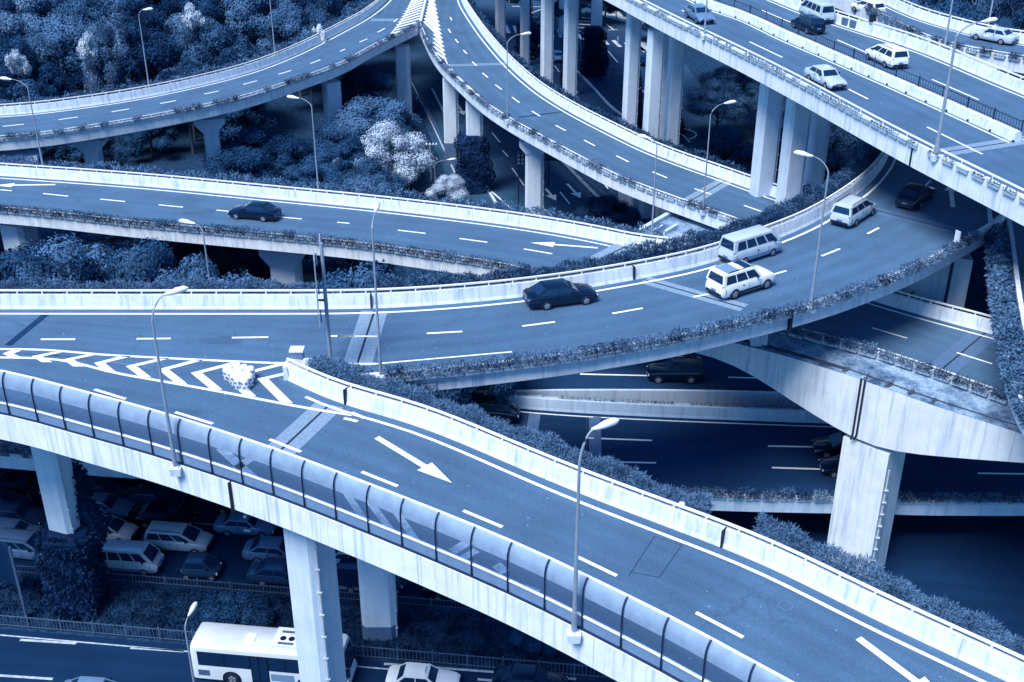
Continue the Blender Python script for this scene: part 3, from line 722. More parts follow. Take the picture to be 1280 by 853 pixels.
for a, b, c, d in ((440, 516, 456, 523), (430, 523, 447, 527)): strip(m, onF(a, b), onF(c, d), .22, .009)
m.build('lane_markings', 'road_paint', rF)
joint(rF, onF(340, 573), onF(412, 506), .85)
m = MB()                                                            # text-like worn painting under the glass and a patched outline
for a, b, c, d in ((786, 720, 818, 671), (818, 671, 852, 682), (852, 682, 824, 722), (824, 722, 790, 716)): strip(m, onF(a, b), onF(c, d), .035, .006)
m.build('saw_cut', 'steel_dark', rF)
m = MB()
for a, b, c, d, w_ in ((275, 560, 330, 610, .5), (432, 615, 455, 650, .35), (460, 625, 490, 665, .35), (495, 640, 520, 676, .35), (290, 590, 318, 570, .5),
                       (565, 690, 588, 676, .5), (575, 700, 596, 688, .4), (655, 735, 672, 742, .5), (620, 706, 632, 716, .5)): strip(m, onF(a, b), onF(c, d), w_, .005)
m.build('worn_marking', 'road_paint_worn', rF)
m = MB(); c = onF(982, 757)
for k in range(20): strip(m, c+Vector((math.cos(k*.3142)*.3, math.sin(k*.3142)*.3, 0)), c+Vector((math.cos((k+1)*.3142)*.3, math.sin((k+1)*.3142)*.3, 0)), .07, .005)
m.build('manhole_ring', 'plinth_paint', rF)
leaf_strip('hedge', cut(F_far, P(372, 480, ZE), P(868, 660, ZE)), .5, 1.5, .5, 1.95, 1200, 'leaf_hedge', 'grassy hedge behind the near barrier left of the white post', .24, .035)
leaf_strip('hedge', cut(F_far, P(925, 682, ZE), P(1300, 870, ZE)), .5, 1.5, .5, 2.0, 1200, 'leaf_hedge', 'grassy hedge behind the near barrier at the lower right', .24, .035)
m = MB()
for a, b in ((424, 506), (910, 686)):
    i = nearest(F_far, P(a, b, ZE)); nn = normal(F_far, i); q = F_far[i]; m.box((q.x+nn.x*.15, q.y+nn.y*.15, q.z+.5), (.09, .42, .93), math.atan2(-nn.x, nn.y))
m.build('barrier_gap', 'rubber_black', rF)
q = P(286, 600, ZE+.6); m = MB(); i = nearest(F_near, q); nn = normal(F_near, i); q = F_near[i]; m.box((q.x, q.y, q.z-.25), (.10, .3, 1.72), math.atan2(-nn.x, nn.y)); m.build('parapet_gap', 'rubber_black', rF)

# noise barrier along F
nb = thing('noise_barrier', 'curved noise barrier of blue panels and clear panes along the near exit road', 'noise barrier', (0, 0, 0))
NBP = resample(cut(F_near, Vector((-42, 58.5, ZE)), Vector((16, 27, ZE))), 36)
CURV = [(0.16, 2.30), (0.17, 2.54), (0.21, 2.74), (0.28, 2.91), (0.37, 3.04), (0.48, 3.12)]
pmesh = []
for i in range(len(NBP)-1):
    a, b = NBP[i], NBP[i+1]; na = normal(NBP, i); n2 = normal(NBP, i+1)
    d = (b-a).normalized()*.05; seg = [a+d, b-d]
    def sheet(prof, th):
        m = MB()
        ins = [(o+th, z) for o, z in prof][::-1]
        for P_, N_ in ((seg[0], na), (seg[1], n2)):
            for o, z in prof+ins: m.v.append((P_.x+N_.x*o, P_.y+N_.y*o, P_.z+z))
        n = len(prof)*2
        for k in range(n): k2 = (k+1) % n; m.face((k, n+k, n+k2, k2))
        m.face(range(n)[::-1]); m.face(range(n, 2*n)); return m
    sheet(CURV, .05).build('curved_panel', 'panel_blue', nb, 40)
    sheet([(.17, 1.34), (.17, 2.29)], .02).build('clear_pane', 'clear_pane', nb)
    sheet([(.15, .66), (.15, 1.25)], .05).build('base_panel', 'panel_base', nb)
for i, a in enumerate(NBP):
    na = normal(NBP, i); m = MB(); d = Vector((na.y, -na.x, 0))
    pts = [(0.10, .55), (.10, 2.30)]+[(o-.06, z+.02) for o, z in CURV[1:]]
    for k in range(len(pts)-1):
        q0 = a+na*pts[k][0]+Vector((0, 0, pts[k][1])); q1 = a+na*pts[k+1][0]+Vector((0, 0, pts[k+1][1])); m.tube([q0, q1], .045, 6)
    m.build('post', 'steel_dark', nb)
m = MB(); m.sweep(NBP, [(.10, 1.26), (.10, 1.32), (.24, 1.32), (.24, 1.26)]); m.sweep(NBP, [(.44, 3.10), (.44, 3.17), (.54, 3.17), (.54, 3.10)]); m.build('rail', 'rail_white', nb)
m = MB(); m.sweep(NBP, [(.05, .61), (.05, .68), (.24, .68), (.24, .61)]); m.build('foot_rail', 'steel_dark', nb)

# ---- the high two-way viaduct C
rC = thing('viaduct', 'high two way viaduct crossing the upper right corner with taxis', 'overpass', (0, 0, 0))
surface(rC, offset(C_far, .15), C_near); girder(rC, C_far, C_near, 2.0, 'concrete', .4, .05, .12)
m = MB(); m.sweep(C_near, [(0, -.95), (0, .85), (.26, .85), (.32, .02), (.32, -.95)]); pC = m.build('parapet', 'concrete_white', rC)
r = MB(); r.sweep(C_near, [(.35, 1.0), (.35, 1.10), (.45, 1.10), (.45, 1.0)])
for q in resample(offset(C_near, .4), 70): r.box((q.x, q.y, q.z+.5), (.07, .07, 1.0))
r.build('railing', 'rail_white', pC)
rb = MB()
for i, q in enumerate(resample(C_near, 120)): rb.box((q.x-.02, q.y-.02, q.z-.05), (.05, .10, 1.6), math.atan2(-1, .33))
barrier_far(rC, C_far)
C_med = spline([Vector((-7.5, 232, ZC)), Vector((6.4, 184, ZC))]+px([(862, 0), (922, 22.5), (976, 49), (1021, 68), (1100, 103), (1186, 141), (1266.5, 178)], ZC), 1.2, 6)
m = MB(); m.sweep(C_med, [(0, -.02), (.08, .75), (.62, .75), (.7, -.02)]); md = m.build('median_barrier', 'concrete_white', rC)
m = MB(); m.box((0, 0, .1), (.14, .14, .12)); m = m.mesh('reflector', 'rubber_black')
for q in resample(offset(C_med, -.02), 60): link('reflector', m, md).location = q
ft = fence('median_fence', [p+Vector((0, 0, .74)) for p in offset(C_med, .5)[::12]+[offset(C_med, .5)[-1]]], .8, 'dark picket fence on top of the viaduct median barrier', 3, .32, 'steel_dark')
m = MB()
dashes(m, [(937, 52.5, 978, 72), (1060, 111.5, 1085, 124), (1159, 159, 1228, 193), (852, 13, 890, 31), (952, 13, 989, 28.5), (1046.5, 50, 1082, 65.5), (1165, 99.5, 1223.5, 125)], ZC, .18)
line(m, offset(C_med, -.35), .16); line(m, offset(C_med, 1.05), .16); line(m, offset(C_far, -.5), .16); line(m, offset(C_near, 1.0), .14)
m.build('lane_markings', 'road_paint', rC)
joint(rC, P(1178, 191, ZC), P(1300, 172, ZC), .75)
planters(cut(C_near, P(740, -28, ZC), P(1140, 177, ZC+.8)), .0, .5, ['low', 'low', None], 'small planter hung in the row on the near parapet of the high viaduct', 'planters along the high viaduct', 1.16)
planters(cut(C_near, P(1168, 190, ZC+.8), P(1310, 262, ZC+.8)), .0, .5, ['low', 'low', None], 'small planter hung right of the viaduct lamp post', 'planters on the viaduct right of the lamp', 1.22)
m = MB()
for a, b in ((1071, 31), (1086, 36)):
    i = nearest(C_far, P(a, b, ZC)); q = C_far[i]; nn = normal(C_far, i); m.box((q.x+nn.x*.16, q.y+nn.y*.16, q.z+.48), (.9, .22, .75), math.atan2(-nn.x, nn.y))
m.build('dark_patch', 'steel', rC)
m = MB(); q = P(1148, 185, ZC+.3); i = nearest(C_near, q); nn = normal(C_near, i); q = C_near[i]; m.box((q.x, q.y, q.z-.05), (.1, .2, 1.85), math.atan2(-nn.x, nn.y)); m.build('parapet_gap', 'rubber_black', rC)

r2_ = thing('elevated_ramp', 'side ramp at the top right corner with a silver taxi before the trees', 'overpass', (0, 0, 0))
surface(r2_, offset(C2_far, .15), C2_near); girder(r2_, C2_far, C2_near, 1.5); parapet_near(r2_, C2_near); barrier_far(r2_, C2_far)
m = MB(); line(m, offset(C2_far, -.5), .16); m.build('lane_markings', 'road_paint', r2_)
planters(cut(C2_near, P(1090, 22, Z2), P(1310, 78, Z2)), .0, .5, ['full', 'full', 'low'], 'leafy planter in the row on the top right side ramp parapet', 'planters along the top right side ramp', 1.3)
leaf_strip('hedge', cut(C2_far, P(1060, -10, Z2), P(1320, 66, Z2)), .5, 2.0, .1, 1.3, 150, 'leaf_mid', 'dark hedge behind the barrier of the top right side ramp', .36, .14)

# ---- the low double road I + J
rJ = thing('low_viaduct', 'low shaded carriageway running left to right under the curved road', 'overpass', (0, 0, 0))
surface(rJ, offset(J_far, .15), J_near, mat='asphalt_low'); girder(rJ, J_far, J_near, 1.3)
m = MB(); m.sweep(J_near, [(0, -.75), (0, .6), (.26, .6), (.3, .02), (.3, -.75)]); m.build('parapet', 'concrete', rJ)
barrier_far(rJ, J_far, 'concrete', False)
m = MB()
for a, b, c, d in [(735, 548, 815, 551), (960, 558, 1015, 559), (775, 578, 820, 579), (965, 585, 1030, 587), (1222, 592, 1290, 593)]: strip(m, PJ(a, b), PJ(c, d), .2, .02)
line(m, offset(J_far, -.5), .16, .02)
m.build('lane_markings', 'road_paint', rJ)
joint(rJ, PJ(655, 545), PJ(660, 517), 1.0, 'plinth_paint'); joint(rJ, PJ(735, 580), PJ(735, 521), 1.0, 'plinth_paint')
planters(cut(J_near, PJ(830, 612), PJ(1300, 622)), .05, .3, ['tall', 'full'], 'dark leafy planter on the low carriageway parapet beside the big column', 'planters along the low carriageway', 1.15)
leaf_strip('hedge', cut(J_near, Vector((-45, 73, ZJ)), PJ(130, 577)), -.1, .7, .4, 1.1, 180, 'leaf_planter', 'creeper on the low carriageway parapet at the left edge', .3, .1)
rI = thing('low_viaduct', 'farther low carriageway with a dark off road car beneath the curved road', 'overpass', (0, 0, 0))
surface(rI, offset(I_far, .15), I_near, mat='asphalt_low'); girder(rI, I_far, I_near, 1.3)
m = MB(); m.sweep(I_near, [(0, -.75), (0, .6), (.26, .6), (.3, .02), (.3, -.75)]); m.build('parapet', 'concrete', rI); barrier_far(rI, I_far, 'concrete', False)
m = MB(); 
for a, b, c, d in [(725, 468, 812, 470), (910, 472, 990, 474)]: strip(m, PJ(a, b), PJ(c, d), .2, .02)
m.build('lane_markings', 'road_paint', rI)
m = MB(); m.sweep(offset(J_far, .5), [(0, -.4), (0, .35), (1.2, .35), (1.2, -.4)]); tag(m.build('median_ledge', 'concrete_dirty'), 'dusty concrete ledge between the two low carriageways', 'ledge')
planters(cut(J_far, PJ(640, 510), PJ(1000, 528)), 1.05, .36, ['low', 'low', None], 'bare planter box on the dusty ledge between the low carriageways', 'planter boxes on the dusty ledge', 1.2, .15)

# ---- curved ramp at the right edge
K_in = spline(px([(1230, 250), (1238, 330), (1243, 390), (1252, 445), (1262, 490), (1280, 535), (1330, 590)], 20.0), 1.2, 3)
rK = thing('elevated_ramp', 'curved ramp edge hung with plants at the right edge of the picture', 'overpass', (0, 0, 0))
Ko = offset(K_in, 9); surface(rK, Ko, K_in); girder(rK, Ko, K_in, 1.2); parapet_near(rK, K_in, 'concrete_white', False)
m = MB(); m.sweep(offset(K_in, 1.3), [(0, 0), (0, .9), (.3, .9), (.3, 0)]); m.build('inner_barrier', 'concrete_white', rK)
leaf_strip('hedge', cut(K_in, P(1236, 300, 20), P(1330, 590, 20)), -.3, 1.2, .3, 1.5, 800, 'leaf_hedge', 'pale plants hanging over the curved ramp at the right edge', .3, .12, .5, .8)

# ------------------------------------------------------------------ piers
def pier_at(root, a, b, ztop, w, d, **kw):
    q = P(a, b, ztop); return pier(root, q.x, q.y+d/2, ztop, w, d, **kw)
q = P(98, 764, 0); pier(rF, q.x, q.y+1.0, 19, 1.9, 1.7, rot=R(-20)); pier_at(rF, 379, 650, 19.0, 2.05, 2.0, rot=R(-33)); 
q = P(474, 803, 0); pier(rE, q.x, q.y+1.1, 19.0, 2.2, 2.2, plinth=1.3)
pier_at(rA, 259, 150, 11.9, 1.7, 1.8, cap=(3.6, 1.6), rot=R(12)); pier_at(rA, 412, 104, 11.9, 2.0, 2.0, rot=R(25)); pier_at(rA, 22, 195, 11.9, 1.7, 1.8, cap=(4.2, 1.4)); pier_at(rA, 110, 176, 11.9, 1.7, 1.8, cap=(3.6, 1.4))
pier_at(rB, 502, 60, 11.9, 2.0, 2.2); pier_at(rB, 562, 100, 11.9, 1.9, 2.0, plinth=3.2); pier_at(rB, 592, 128, 11.9, 2.0, 2.0); pier_at(rB, 668, 178, 11.9, 2.0, 2.2, cap=(3.4, 1.4))
pier_at(rB, 880, 290, 11.8, 2.2, 2.0, z0=0)
pier_at(rD, 15, 283, 11.9, 2.6, 2.6, rot=R(-20)); pier_at(rD, 352, 312, 11.9, 2.6, 2.4, cap=(4.2, 1.6)); pier_at(rD, 560, 330, 11.9, 2.4, 2.2)
for a, Y, w_ in ((683, 166, 1.5), (712, 160, 1.6), (625, 214, 1.6), (656, 206, 1.4), (786, 136, 1.5), (812, 126.5, 1.6), (838, 128.5, 1.5), (826, 133, 1.5), (949, 108.5, 2.0), (981, 104.5, 2.0), (1010, 107, 1.7)):
    d_ = Y*math.cos(PITCH)+43*math.sin(PITCH); pier(rC, (a-640)/FPX*d_, Y, 25.1, w_, w_*.75, rot=R(20))
q = P(744, 93, 0); pier(r2_, q.x, q.y+1.2, 34, 1.8, 1.6, pipe=False); q = P(703, 45, 0); pier(r2_, q.x, q.y, 34, 1.6, 1.6, pipe=False)
q = P(1178, 322, 18.9); 
m = MB()                                                                 # broad wall pier under the right bend
wl = [P(1112, 366, ZG), P(1206, 379, ZG), P(1206, 379, ZG)+Vector((.5, 3.2, 0)), P(1112, 366, ZG)+Vector((.5, 3.2, 0))]
m.prism([(p.x, p.y) for p in wl], 0, 19.0); o = m.build('wall_pier', 'concrete', rE)
q = wl[0].lerp(wl[1], .74); k = MB(); k.tube([(q.x, q.y-.1, 8), (q.x, q.y-.1, 19)], .11, 6); k.build('drain_pipe', 'steel_dark', o)

# the huge haunched cross beam carrying the roads, with its column
bm_root = thing('portal_beam', 'massive haunched concrete cross beam and column at the lower right', 'bridge beam', (0, 0, 0))
ZB = 15.8
bt = spline(px([(868, 418), (920.5, 429), (984, 446), (1068, 471), (1152, 503), (1280, 543), (1420, 590)], ZB), 1.5, 4)
lowpx = spline([Vector((a, b, 0)) for a, b in ((868, 440), (895, 444), (921, 455), (974, 489), (1055, 543), (1111, 564), (1280, 578), (1420, 590))], 12, 2)
def zlow(p):
    # lower edge of the front face: height at which this plan point shows on the haunch line
    z = ZB
    for _ in range(60):
        X, Y = proj(Vector((p.x, p.y, z)))
        L = min(lowpx, key=lambda q: abs(q.x-X))
        if Y >= L.y: break
        z -= .12
    return z
DNo = resample(offset(D_near, -.04), 600)
m = MB(); dirn = [normal(bt, i) for i in range(len(bt))]; zl = [zlow(p) for p in bt]
for _ in range(3): zl = [zl[0]]+[(zl[i-1]+zl[i]*2+zl[i+1])/4 for i in range(1, len(zl)-1)]+[zl[-1]]
for i, p in enumerate(bt):
    n_ = dirn[i]; b_ = DNo[nearest(DNo, p)]
    m.v += [(p.x, p.y, ZB), (b_.x, b_.y, ZB+.05), (b_.x, b_.y, zl[i]), (p.x, p.y, zl[i])]
for i in range(len(bt)-1):
    for k in range(4): k2 = (k+1) % 4; m.m = 1 if k == 0 else 0; m.face((i*4+k, (i+1)*4+k, (i+1)*4+k2, i*4+k2))
m.m = 0; m.face((0, 1, 2, 3)); e = len(m.v)-4; m.face((e+3, e+2, e+1, e))
m.build('cross_beam', ['concrete_white', 'concrete_stained'], bm_root)
lowp = [proj(Vector((p.x, p.y, zl[i]))) for i, p in enumerate(bt)]
def at_low(X):
    i = next(k for k in range(len(lowp)-1) if lowp[k+1][0] >= X); f = (X-lowp[i][0])/(lowp[i+1][0]-lowp[i][0]); return bt[i].lerp(bt[i+1], f)
ca = at_low(1054); cb = at_low(1112); dd = (cb-ca); dd.z = 0; dd.normalize(); nn = Vector((-dd.y, dd.x, 0)); ca = ca+nn*.16; cb = cb+nn*.10
m = MB(); dp = nn*3.0; tw = .2
m.prism([(ca.x, ca.y), (cb.x, cb.y), (cb.x+dp.x, cb.y+dp.y), (ca.x+dp.x, ca.y+dp.y)], -.3, 11.0)
m.build('column', 'concrete_white', bm_root)
k = MB(); q = cb+nn*.35+dd*.07; k.tube([(q.x, q.y, 0), (q.x, q.y, 9.6)], .07, 6)
for z in range(1, 9): k.box((q.x, q.y, z), (.3, .3, .06))
k.build('drain_pipe', 'pipe', bm_root)
k = MB(); i = nearest(bt, P(1069, 471, ZB)); q = bt[i]-dirn[i]*.08
ZB += .02
for o_ in (-.14, .14): k.tube([(q.x+dd.x*o_, q.y+dd.y*o_, ZB+.1), (q.x+dd.x*o_, q.y+dd.y*o_, ZB-4.2), (q.x+dd.x*o_-.1, q.y, ZB-4.6)], .07, 6)
k.tube([p+Vector((0, 0, .08)) for p in offset(bt, .7)], .04, 5); k.tube([p+Vector((0, 0, .08)) for p in offset(bt, .5)[:i]], .05, 5)
k.build('cable_conduit', 'steel_dark', bm_root)
q = P(949, 434, ZB); k = MB(); k.box((q.x, q.y+.6, (ZB+19.3)/2), (1.1, 1.0, 19.3-ZB)); k.build('bearing_block', 'concrete', bm_root)
m = MB()
for _ in range(420):
    i = random.randrange(4, len(bt)-8); p = bt[i]+dirn[i]*random.choice([random.uniform(.2, .8), random.uniform(3.4, 4.4)])
    m.leaf(p+Vector((0, 0, .06)), random.uniform(.15, .4), .08, (random.gauss(0, 1), random.gauss(0, 1), .25))
tag(m.build('litter', 'bark'), 'dead leaves and twigs scattered on the concrete cross beam', 'debris', kind='stuff')

# ------------------------------------------------------------------ climbing plants on the columns
def vine(x, y, z0, z1, w0, w1, d0, label, n=1500, rot=0):
    m = MB(); co, si = math.cos(rot), math.sin(rot)
    def at(t, k, e):                                    # point on the rounded box outline
        w = w0+(w1-w0)*t; d = d0*(w/w0); a = 2*math.pi*k
        q = max(abs(math.cos(a)), abs(math.sin(a)))**.7
        lx, ly = math.cos(a)/q*w/2*e, math.sin(a)/q*d/2*e
        return x+lx*co-ly*si, y+lx*si+ly*co, z0+(z1-z0)*t
    ph = [random.uniform(0, 6.28) for _ in range(4)]
    def bulge(t, k): return 1+.13*math.sin(5*t+ph[0]+2*math.pi*k)+.10*math.sin(11*t+ph[1]+4*math.pi*k)+.06*math.sin(23*t+ph[2]+6*math.pi*k)-(.25 if t > .93 else 0)
    K = 14; rows = 14
    for r in range(rows+1):
        for k in range(K): m.v.append(at(r/rows, k/K, bulge(r/rows, k/K)-.07))
    for r in range(rows):
        for k in range(K): k2 = (k+1) % K; m.face((r*K+k, r*K+k2, (r+1)*K+k2, (r+1)*K+k))
    m.face([rows*K+k for k in range(K)])
    for _ in range(n):
        t = random.random()**.95; k = random.random(); p = at(t, k, bulge(t, k)+.07*random.random())
        a = 2*math.pi*k+rot
        m.leaf(p, random.uniform(.2, .42), .17, (math.cos(a)*.8+random.gauss(0, .4), math.sin(a)*.8+random.gauss(0, .4), random.uniform(-.9, .3)))
    return tag(m.build('climbing_plant', 'leaf_vine'), label, 'climbing plant')
q = P(98, 764, 0)
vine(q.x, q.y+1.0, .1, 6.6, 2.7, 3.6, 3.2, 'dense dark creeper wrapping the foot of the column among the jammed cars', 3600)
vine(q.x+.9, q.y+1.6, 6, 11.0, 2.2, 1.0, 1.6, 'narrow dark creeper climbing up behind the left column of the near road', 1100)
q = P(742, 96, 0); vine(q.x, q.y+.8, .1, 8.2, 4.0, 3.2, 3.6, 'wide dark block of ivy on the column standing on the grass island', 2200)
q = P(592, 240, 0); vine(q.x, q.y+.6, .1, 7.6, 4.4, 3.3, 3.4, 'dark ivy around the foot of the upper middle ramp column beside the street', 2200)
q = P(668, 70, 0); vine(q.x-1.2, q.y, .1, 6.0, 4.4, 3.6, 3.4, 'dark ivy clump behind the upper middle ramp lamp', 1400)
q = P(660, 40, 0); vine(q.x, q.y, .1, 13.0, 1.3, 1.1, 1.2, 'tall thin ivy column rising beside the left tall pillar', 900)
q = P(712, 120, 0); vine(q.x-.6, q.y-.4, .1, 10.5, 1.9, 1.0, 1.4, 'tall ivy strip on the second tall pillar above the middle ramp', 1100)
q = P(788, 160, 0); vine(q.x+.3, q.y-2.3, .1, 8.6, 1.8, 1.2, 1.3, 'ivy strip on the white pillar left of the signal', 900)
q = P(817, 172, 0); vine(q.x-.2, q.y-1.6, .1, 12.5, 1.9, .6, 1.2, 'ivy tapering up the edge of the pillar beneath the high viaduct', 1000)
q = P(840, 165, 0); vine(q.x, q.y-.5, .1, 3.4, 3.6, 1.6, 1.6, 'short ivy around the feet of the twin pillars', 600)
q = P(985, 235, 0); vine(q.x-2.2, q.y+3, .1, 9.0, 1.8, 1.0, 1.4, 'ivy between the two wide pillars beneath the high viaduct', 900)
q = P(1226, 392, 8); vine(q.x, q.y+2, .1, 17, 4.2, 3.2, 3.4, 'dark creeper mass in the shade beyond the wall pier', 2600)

# ------------------------------------------------------------------ trees
def crown_mesh(h, r, kind, mat, seed):
    rnd = random.Random(seed); m = MB()
    clumps = []
    n = 26 if kind != 'conifer' else 34
    for i in range(n):
        if kind == 'conifer':
            t = (i+.5)/n; z = h*(.18+.80*t); rr = r*(1-t)**.8*1.0; a = i*2.4+rnd.uniform(-.4, .4); q = rr*rnd.uniform(.45, 1)
            clumps.append((math.cos(a)*q, math.sin(a)*q, z, r*.36*(1-.6*t)+.25))
        else:
            a = rnd.uniform(0, 6.283); e = rnd.uniform(-.35, 1.0); q = math.sqrt(max(0, 1-max(e, -.2)**2))*rnd.uniform(.55, 1.0)
            clumps.append((math.cos(a)*r*q, math.sin(a)*r*q, h*.62+e*h*.34*rnd.uniform(.8, 1.05), r*rnd.uniform(.22, .46)))
    if kind == 'bloom': clumps = [(rnd.gauss(0, .7), rnd.gauss(0, .7), h*rnd.uniform(.84, .97), rnd.uniform(.5, .85)) for _ in range(9)]
    clumps.append((0, 0, h*(.62 if kind != 'bloom' else .86), r*.5 if kind != 'bloom' else .8))
    for cx, cy, cz, cr in clumps:
        k = int(470*max(.5, cr/.9)**1.6) if kind != 'conifer' else int(360*max(.5, cr/.8))
        for _ in range(k):
            v = Vector((rnd.gauss(0, 1), rnd.gauss(0, 1), rnd.gauss(0, 1))).normalized(); f = rnd.random()**.25*rnd.choice((1, 1, 1.12))
            p = Vector((cx, cy, cz))+Vector((v.x*cr*f, v.y*cr*f, v.z*cr*f*.75))
            d = Vector((v.x+rnd.gauss(0, .5), v.y+rnd.gauss(0, .5), v.z*.8+rnd.gauss(0, .5)-(.5 if kind == 'conifer' else .1)))
            nn_ = v+Vector((rnd.gauss(0, .3), rnd.gauss(0, .3), rnd.gauss(0, .3)+.15))
            m.leafn(p, rnd.uniform(.16, .33)*(1.5 if kind == 'conifer' else 1), .16 if kind != 'conifer' else .11, d if kind == 'conifer' else (rnd.gauss(0, 1), rnd.gauss(0, 1), rnd.gauss(0, 1)), nn_)
        ic = len(m.v); lat = 5                         # an inner ball of darker depth so that the clump is not see-through
        for i in range(lat+1):
            ph = math.pi*i/lat
            for j in range(6):
                t = 6.283*j/6; s_ = cr*.62*rnd.uniform(.85, 1.1)
                m.v.append((cx+s_*math.sin(ph)*math.cos(t), cy+s_*math.sin(ph)*math.sin(t), cz+s_*.7*math.cos(ph)))
        for i in range(lat):
            for j in range(6): j2 = (j+1) % 6; m.face((ic+i*6+j, ic+(i+1)*6+j, ic+(i+1)*6+j2, ic+i*6+j2))
    return m.mesh('crown', mat)
def trunk_mesh(h, r, seed):
    rnd = random.Random(seed); m = MB()
    m.tube([(0, 0, -.2), (rnd.uniform(-.1, .1), 0, h*.3), (0, rnd.uniform(-.2, .2), h*.7)], [.022*h, .017*h, .006*h], 7)
    for k in range(6):
        a = k*1.05+rnd.random(); z = h*rnd.uniform(.28, .5)
        m.tube([(0, 0, z), (math.cos(a)*r*.4, math.sin(a)*r*.4, z+h*.14), (math.cos(a)*r*.75, math.sin(a)*r*.75, z+h*.24)], [.009*h, .006*h, .003*h], 5)
    return m.mesh('trunk', 'bark')
TREES = {}
for k, (kind, mat, n) in {'dark': ('broad', 'leaf_dark', 4), 'mid': ('broad', 'leaf_mid', 4), 'pale': ('broad', 'leaf_pale', 2), 'conifer': ('conifer', 'leaf_dark', 3), 'blossom': ('broad', 'leaf_blossom', 2), 'bloom': ('bloom', 'leaf_white', 2)}.items():
    TREES[k] = [(crown_mesh(10, 4.0 if kind == 'broad' else 3.2, kind, mat, 100*len(k)+i), trunk_mesh(10, 4.0, i)) for i in range(n)]
NAMES = {'dark': 'dark_tree', 'mid': 'leafy_tree', 'pale': 'pale_tree', 'conifer': 'conifer_tree', 'blossom': 'blossom_tree', 'bloom': 'flowering_tree'}
def tree(x, y, h, w, kind, label, group=None, z=0):
    c, t_ = random.choice(TREES[kind]); t = thing(NAMES[kind], label, 'tree', (x, y, z), random.uniform(0, 6.28), group)
    t.scale = (w/8.0, w/8.0, h/10.0); link('trunk', t_, t); link('crown', c, t); return t
def clear(x, y, paths, r):
    for far, near, pad in paths:
        for i in range(0, len(far), 2):
            f = far[i]
            if (f.x-x)**2+(f.y-y)**2 < (r+pad)**2: return False
        for i in range(0, len(near), 2):
            f = near[i]
            if (f.x-x)**2+(f.y-y)**2 < (r+pad)**2: return False
    return True
rt = random.Random(21); placed = []
def scatter(n, box, hr, wr, kinds, labels, group, ok, gap=4.2, z=0):
    k = 0; tries = 0
    while k < n and tries < 6000:
        tries += 1
        x = rt.uniform(box[0], box[1]); y = rt.uniform(box[2], box[3])
        if not ok(x, y): continue
        if any((x-a)**2+(y-b)**2 < gap**2 for a, b in placed): continue
        kd = rt.choice(kinds); placed.append((x, y)); k += 1
        tree(x, y, rt.uniform(*hr), rt.uniform(*wr), kd, labels[kd], group+' '+{'dark': '(dark broadleaf)', 'mid': '(mid toned)', 'pale': '(pale)', 'conifer': '(conifers)'}[kd], z)
def seen(x, y, z, spans):                                   # keeps trees off the sight lines to the columns
    X = proj(Vector((x, y, z)))[0]
    return any(a < X < b for a, b in spans)
def side(path, x, y):                                       # signed distance from a path, + on its left (far) side
    i = nearest(path, Vector((x, y, 0))); n_ = normal(path, i); return (x-path[i].x)*n_.x+(y-path[i].y)*n_.y
wood = {'dark': 'dark rounded tree in the wood beyond the upper left ramp', 'mid': 'mid toned leafy tree in the wood beyond the upper left ramp',
        'conifer': 'dark drooping conifer in the wood beyond the upper left ramp', 'pale': 'pale leafed tree in the wood beyond the upper left ramp'}
scatter(125, (-105, -16, 134, 268), (9, 18), (7, 13), ['dark', 'dark', 'mid', 'conifer', 'dark', 'mid', 'dark', 'pale', 'conifer'], wood, 'wood beyond the upper left ramp', lambda x, y: side(A_far, x, y) > 5.5 and x < -20-.02*(y-134), 5.0)
low_l = {'dark': 'dark tree crowded under and between the two left ramps', 'mid': 'leafy tree growing between the two left ramps', 'conifer': 'dark conifer between the two left ramps'}
scatter(38, (-64, -16, 112, 156), (7, 10.5), (7, 10), ['dark', 'dark', 'mid', 'conifer'], low_l, 'trees between the left ramps', lambda x, y: side(A_near, x, y) < -4 and side(D_far, x, y) > 5 and not seen(x, y, 6, ((238, 285), (392, 432))), 4.2)
low_d = {'dark': 'dark tree below the middle left ramp and above the long hedge', 'mid': 'leafy tree below the middle left ramp and above the long hedge'}
scatter(26, (-50, -7, 79, 94), (13.5, 16.8), (7, 10), ['dark', 'mid', 'mid'], low_d, 'trees below the middle left ramp', lambda x, y: side(D_near, x, y) < -5 and side(E_far, x, y) > 7 and not seen(x, y, 8, ((322, 440), (-20, 45))), 4.0)
tree(-3.4, 83, 14, 7, 'dark', 'rounded dark tree tucked under the right end of the middle left ramp')
for (a, b, z_, h, w, kd, lb) in ((468, 160, 7, 11, 9.5, 'mid', 'large round leafy tree right of the ramp column above the pale tree'), (440, 176, 6, 9, 6, 'mid', 'leafy tree just left of the large round tree'),
                                 (484, 224, 4, 10.5, 8.4, 'blossom', 'pale bright leafed tree beside the middle left ramp barrier'), (452, 212, 6, 8.5, 6, 'pale', 'smaller pale tree left of the bright leafed tree'),
                                 (500, 185, 5, 8, 4.5, 'mid', 'leafy tree beside the lane under the upper middle ramp'), (560, 240, 3.5, 5.5, 4.5, 'blossom', 'small pale shrub like tree near the street fence'),
                                 (455, 120, 7, 11, 7, 'dark', 'dark tree right of the upper left ramp column'), (362, 205, 6, 9, 7, 'dark', 'wide dark tree behind the lamp on the middle left ramp'), (325, 195, 6, 9.5, 10, 'dark', 'wide dark tree right of the short ramp column')):
    p = P(a, b, z_); tree(p.x, p.y, h, w, kd, lb)
und = {'dark': 'dark tree in the shade beneath the high viaduct', 'mid': 'leafy tree in the shade beneath the high viaduct'}
